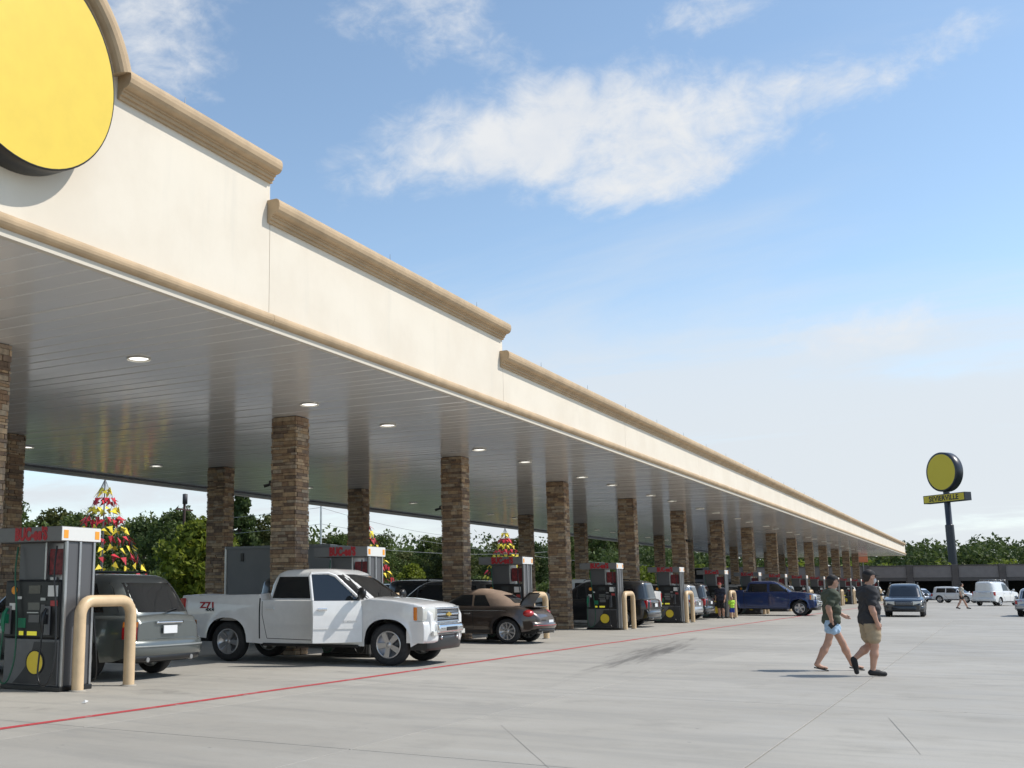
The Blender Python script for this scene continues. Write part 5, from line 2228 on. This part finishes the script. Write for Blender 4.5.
    if hat:
        hm = cols[3]
        mb = MB()
        c = hed+Vector((-.008, 0, .045))
        mb.grid(lambda u, v: (c.x+.108*math.cos(u)*math.cos(v), c.y+.100*math.sin(u)*math.cos(v), c.z+.092*math.sin(v)), [2*PI*i/20 for i in range(21)], [PI/2*j/7 for j in range(8)])
        mb.build('cap_crown', hm, root)
        if hat == 'cap':
            mb = MB()
            for dz, fl_ in ((0, False), (-.006, True)):
                mb.grid(lambda u, v: (c.x+.060+.135*v*max(0, math.cos(u))**.6, c.y+.080*math.sin(u)*(1-.1*v), c.z+.012-.018*v+dz), [-PI/2+.02+(PI-.04)*i/12 for i in range(13)], [0, .35, .7, 1], True, fl_)
            mb.build('cap_brim', hm, root)
    if glasses:
        mb = MB()
        for s in (-1, 1):
            mb.ellipsoid(tuple(hed+Vector((.086, s*.034, .016))), (.008, .028, .018), 10, 6)
            mb.tube([tuple(hed+Vector((.083, s*.06, .02))), tuple(hed+Vector((.0, s*.092, .022)))], .004, 5)
        mb.build('sunglasses', M_BLACK, root)
    if mask:
        sdf_obj('face_mask', [(tuple(hed+Vector((.060, -.022, -.045))), tuple(hed+Vector((.060, .022, -.045))), .042, .042), (tuple(hed+Vector((.055, 0, -.08))), tuple(hed+Vector((.066, 0, -.06))), .035, .035)], mat('mask_white', (.62, .62, .62), .8), root, .010, .02)
    return root


C_SHIRT1 = mat('charcoal_polo', (.030, .030, .034), .9, bump=.3, bscale=30)
C_KHAKI = mat('khaki_cotton', (.36, .28, .185), .9, var=.08, vscale=12)
C_BLK = mat('black_shoe', (.012, .012, .013), .7)
C_CAP = mat('black_cap', (.012, .012, .014), .85)
C_OLIVE = mat('olive_tee', (.060, .072, .048), .9, var=.1, vscale=10)
C_DENIM = mat('light_denim', (.36, .50, .66), .9, var=.12, vscale=18)
MAN = dict(pelvis=(0, 0, .955), chest=(.01, 0, 1.36), neck=(.03, 0, 1.50), head=(.065, 0, 1.65),
           rsh=(0, -.205, 1.42), rel=(-.05, -.255, 1.14), rwr=(.01, -.27, .91), lsh=(.02, .205, 1.42), lel=(.04, .25, 1.14), lwr=(.0, .26, .90),
           rhip=(0, -.10, .93), rkn=(.02, -.10, .51), ran=(-.05, -.10, .085), rto=(.14, -.115, .040),
           lhip=(0, .10, .93), lkn=(.02, .095, .51), lan=(-.27, .09, .27), lto=(-.24, .09, .055), hem=.76, short_len=.68)
WOM = dict(pelvis=(0, 0, .93), chest=(.02, 0, 1.34), neck=(.04, 0, 1.48), head=(.085, 0, 1.62),
           rsh=(.0, -.185, 1.40), rel=(-.13, -.24, 1.15), rwr=(-.09, -.235, .93), lsh=(.02, .185, 1.40), lel=(.08, .24, 1.13), lwr=(.29, .22, 1.02),
           rhip=(-.01, -.09, .90), rkn=(-.13, -.09, .50), ran=(-.36, -.09, .115), rto=(-.19, -.10, .050),
           lhip=(.01, .09, .90), lkn=(.21, .09, .50), lan=(.36, .09, .105), lto=(.55, .10, .045), hem=.80, short_len=.36)
HEAD_DIR = YAW+rad(-2)
person('man in black cap, charcoal polo and khaki shorts walking across the concrete', MAN, HEAD_DIR, (-1.93, 20.30, .004), .985, (C_SHIRT1, C_KHAKI, C_BLK, C_CAP), heavy=1.16, mask=True)
wm = person('person in olive shirt and pale denim shorts walking behind the man', WOM, HEAD_DIR, (-2.64, 21.25, .008), .96, (C_OLIVE, C_DENIM, C_BLK, C_CAP), heavy=1.04, hat='cap', shoe='flip')
mb = MB()
mb.bbox(-.045, .045, -.012, .012, -.075, .075, .008)
ph = mb.build('phone', M_BLACK)
hw = Vector((-.075, -.245, .845))*.96
ph.location = Vector((-2.64, 21.25, .008)) + Matrix.Rotation(HEAD_DIR, 3, 'Z') @ hw
ph.rotation_euler = (0, .9, HEAD_DIR)
tag(ph, 'black phone held low in the hand of the person in olive', 'phone')
STAND = dict(pelvis=(0, 0, .93), chest=(.0, 0, 1.34), neck=(.02, 0, 1.48), head=(.05, 0, 1.62),
             rsh=(0, -.195, 1.40), rel=(-.02, -.235, 1.13), rwr=(.07, -.23, .90), lsh=(0, .195, 1.40), lel=(-.02, .235, 1.13), lwr=(.07, .23, .90),
             rhip=(0, -.09, .90), rkn=(.02, -.10, .50), ran=(-.01, -.10, .085), rto=(.18, -.12, .04),
             lhip=(0, .09, .90), lkn=(.02, .10, .50), lan=(.0, .10, .085), lto=(.19, .12, .04), hem=.86, short_len=.78)
person('adult in dark shirt and shorts standing just left of the sixth hoop bollard', STAND, rad(-100), (-11.92, 55.7, .004), 1.0, (mat('navy_shirt', (.03, .032, .05), .9), mat('dark_shorts', (.02, .02, .022), .9), C_BLK, mat('red_cap', (.3, .03, .03), .8)), h=.016, glasses=False)
person('child in lime green vest and blue shorts beside the hoop bollard', STAND, rad(-60), (-11.36, 55.5, .004), .60, (mat('lime_vest', (.42, .70, .06), .8), mat('blue_shorts', (.02, .05, .26), .9), C_BLK, C_CAP), h=.016, hat=None, glasses=False, hair=(.16, .08, .03))
person('far pedestrian in pale shirt walking past the parked white cars', WOM, rad(20), (-2.30, 87.4, .008), 1.02, (mat('pale_shirt', (.45, .42, .36), .9), mat('dark_shorts', (.02, .02, .022), .9), C_BLK, C_CAP), h=.016, hat=None, glasses=False)
person('distant person in tan shirt beside the pale blue sedan', STAND, rad(180), (-7.5, 121.5, .004), 1.0, (mat('tan_shirt', (.40, .22, .15), .9), mat('dark_shorts', (.02, .02, .022), .9), C_BLK, C_CAP), h=.018, hat=None, glasses=False)
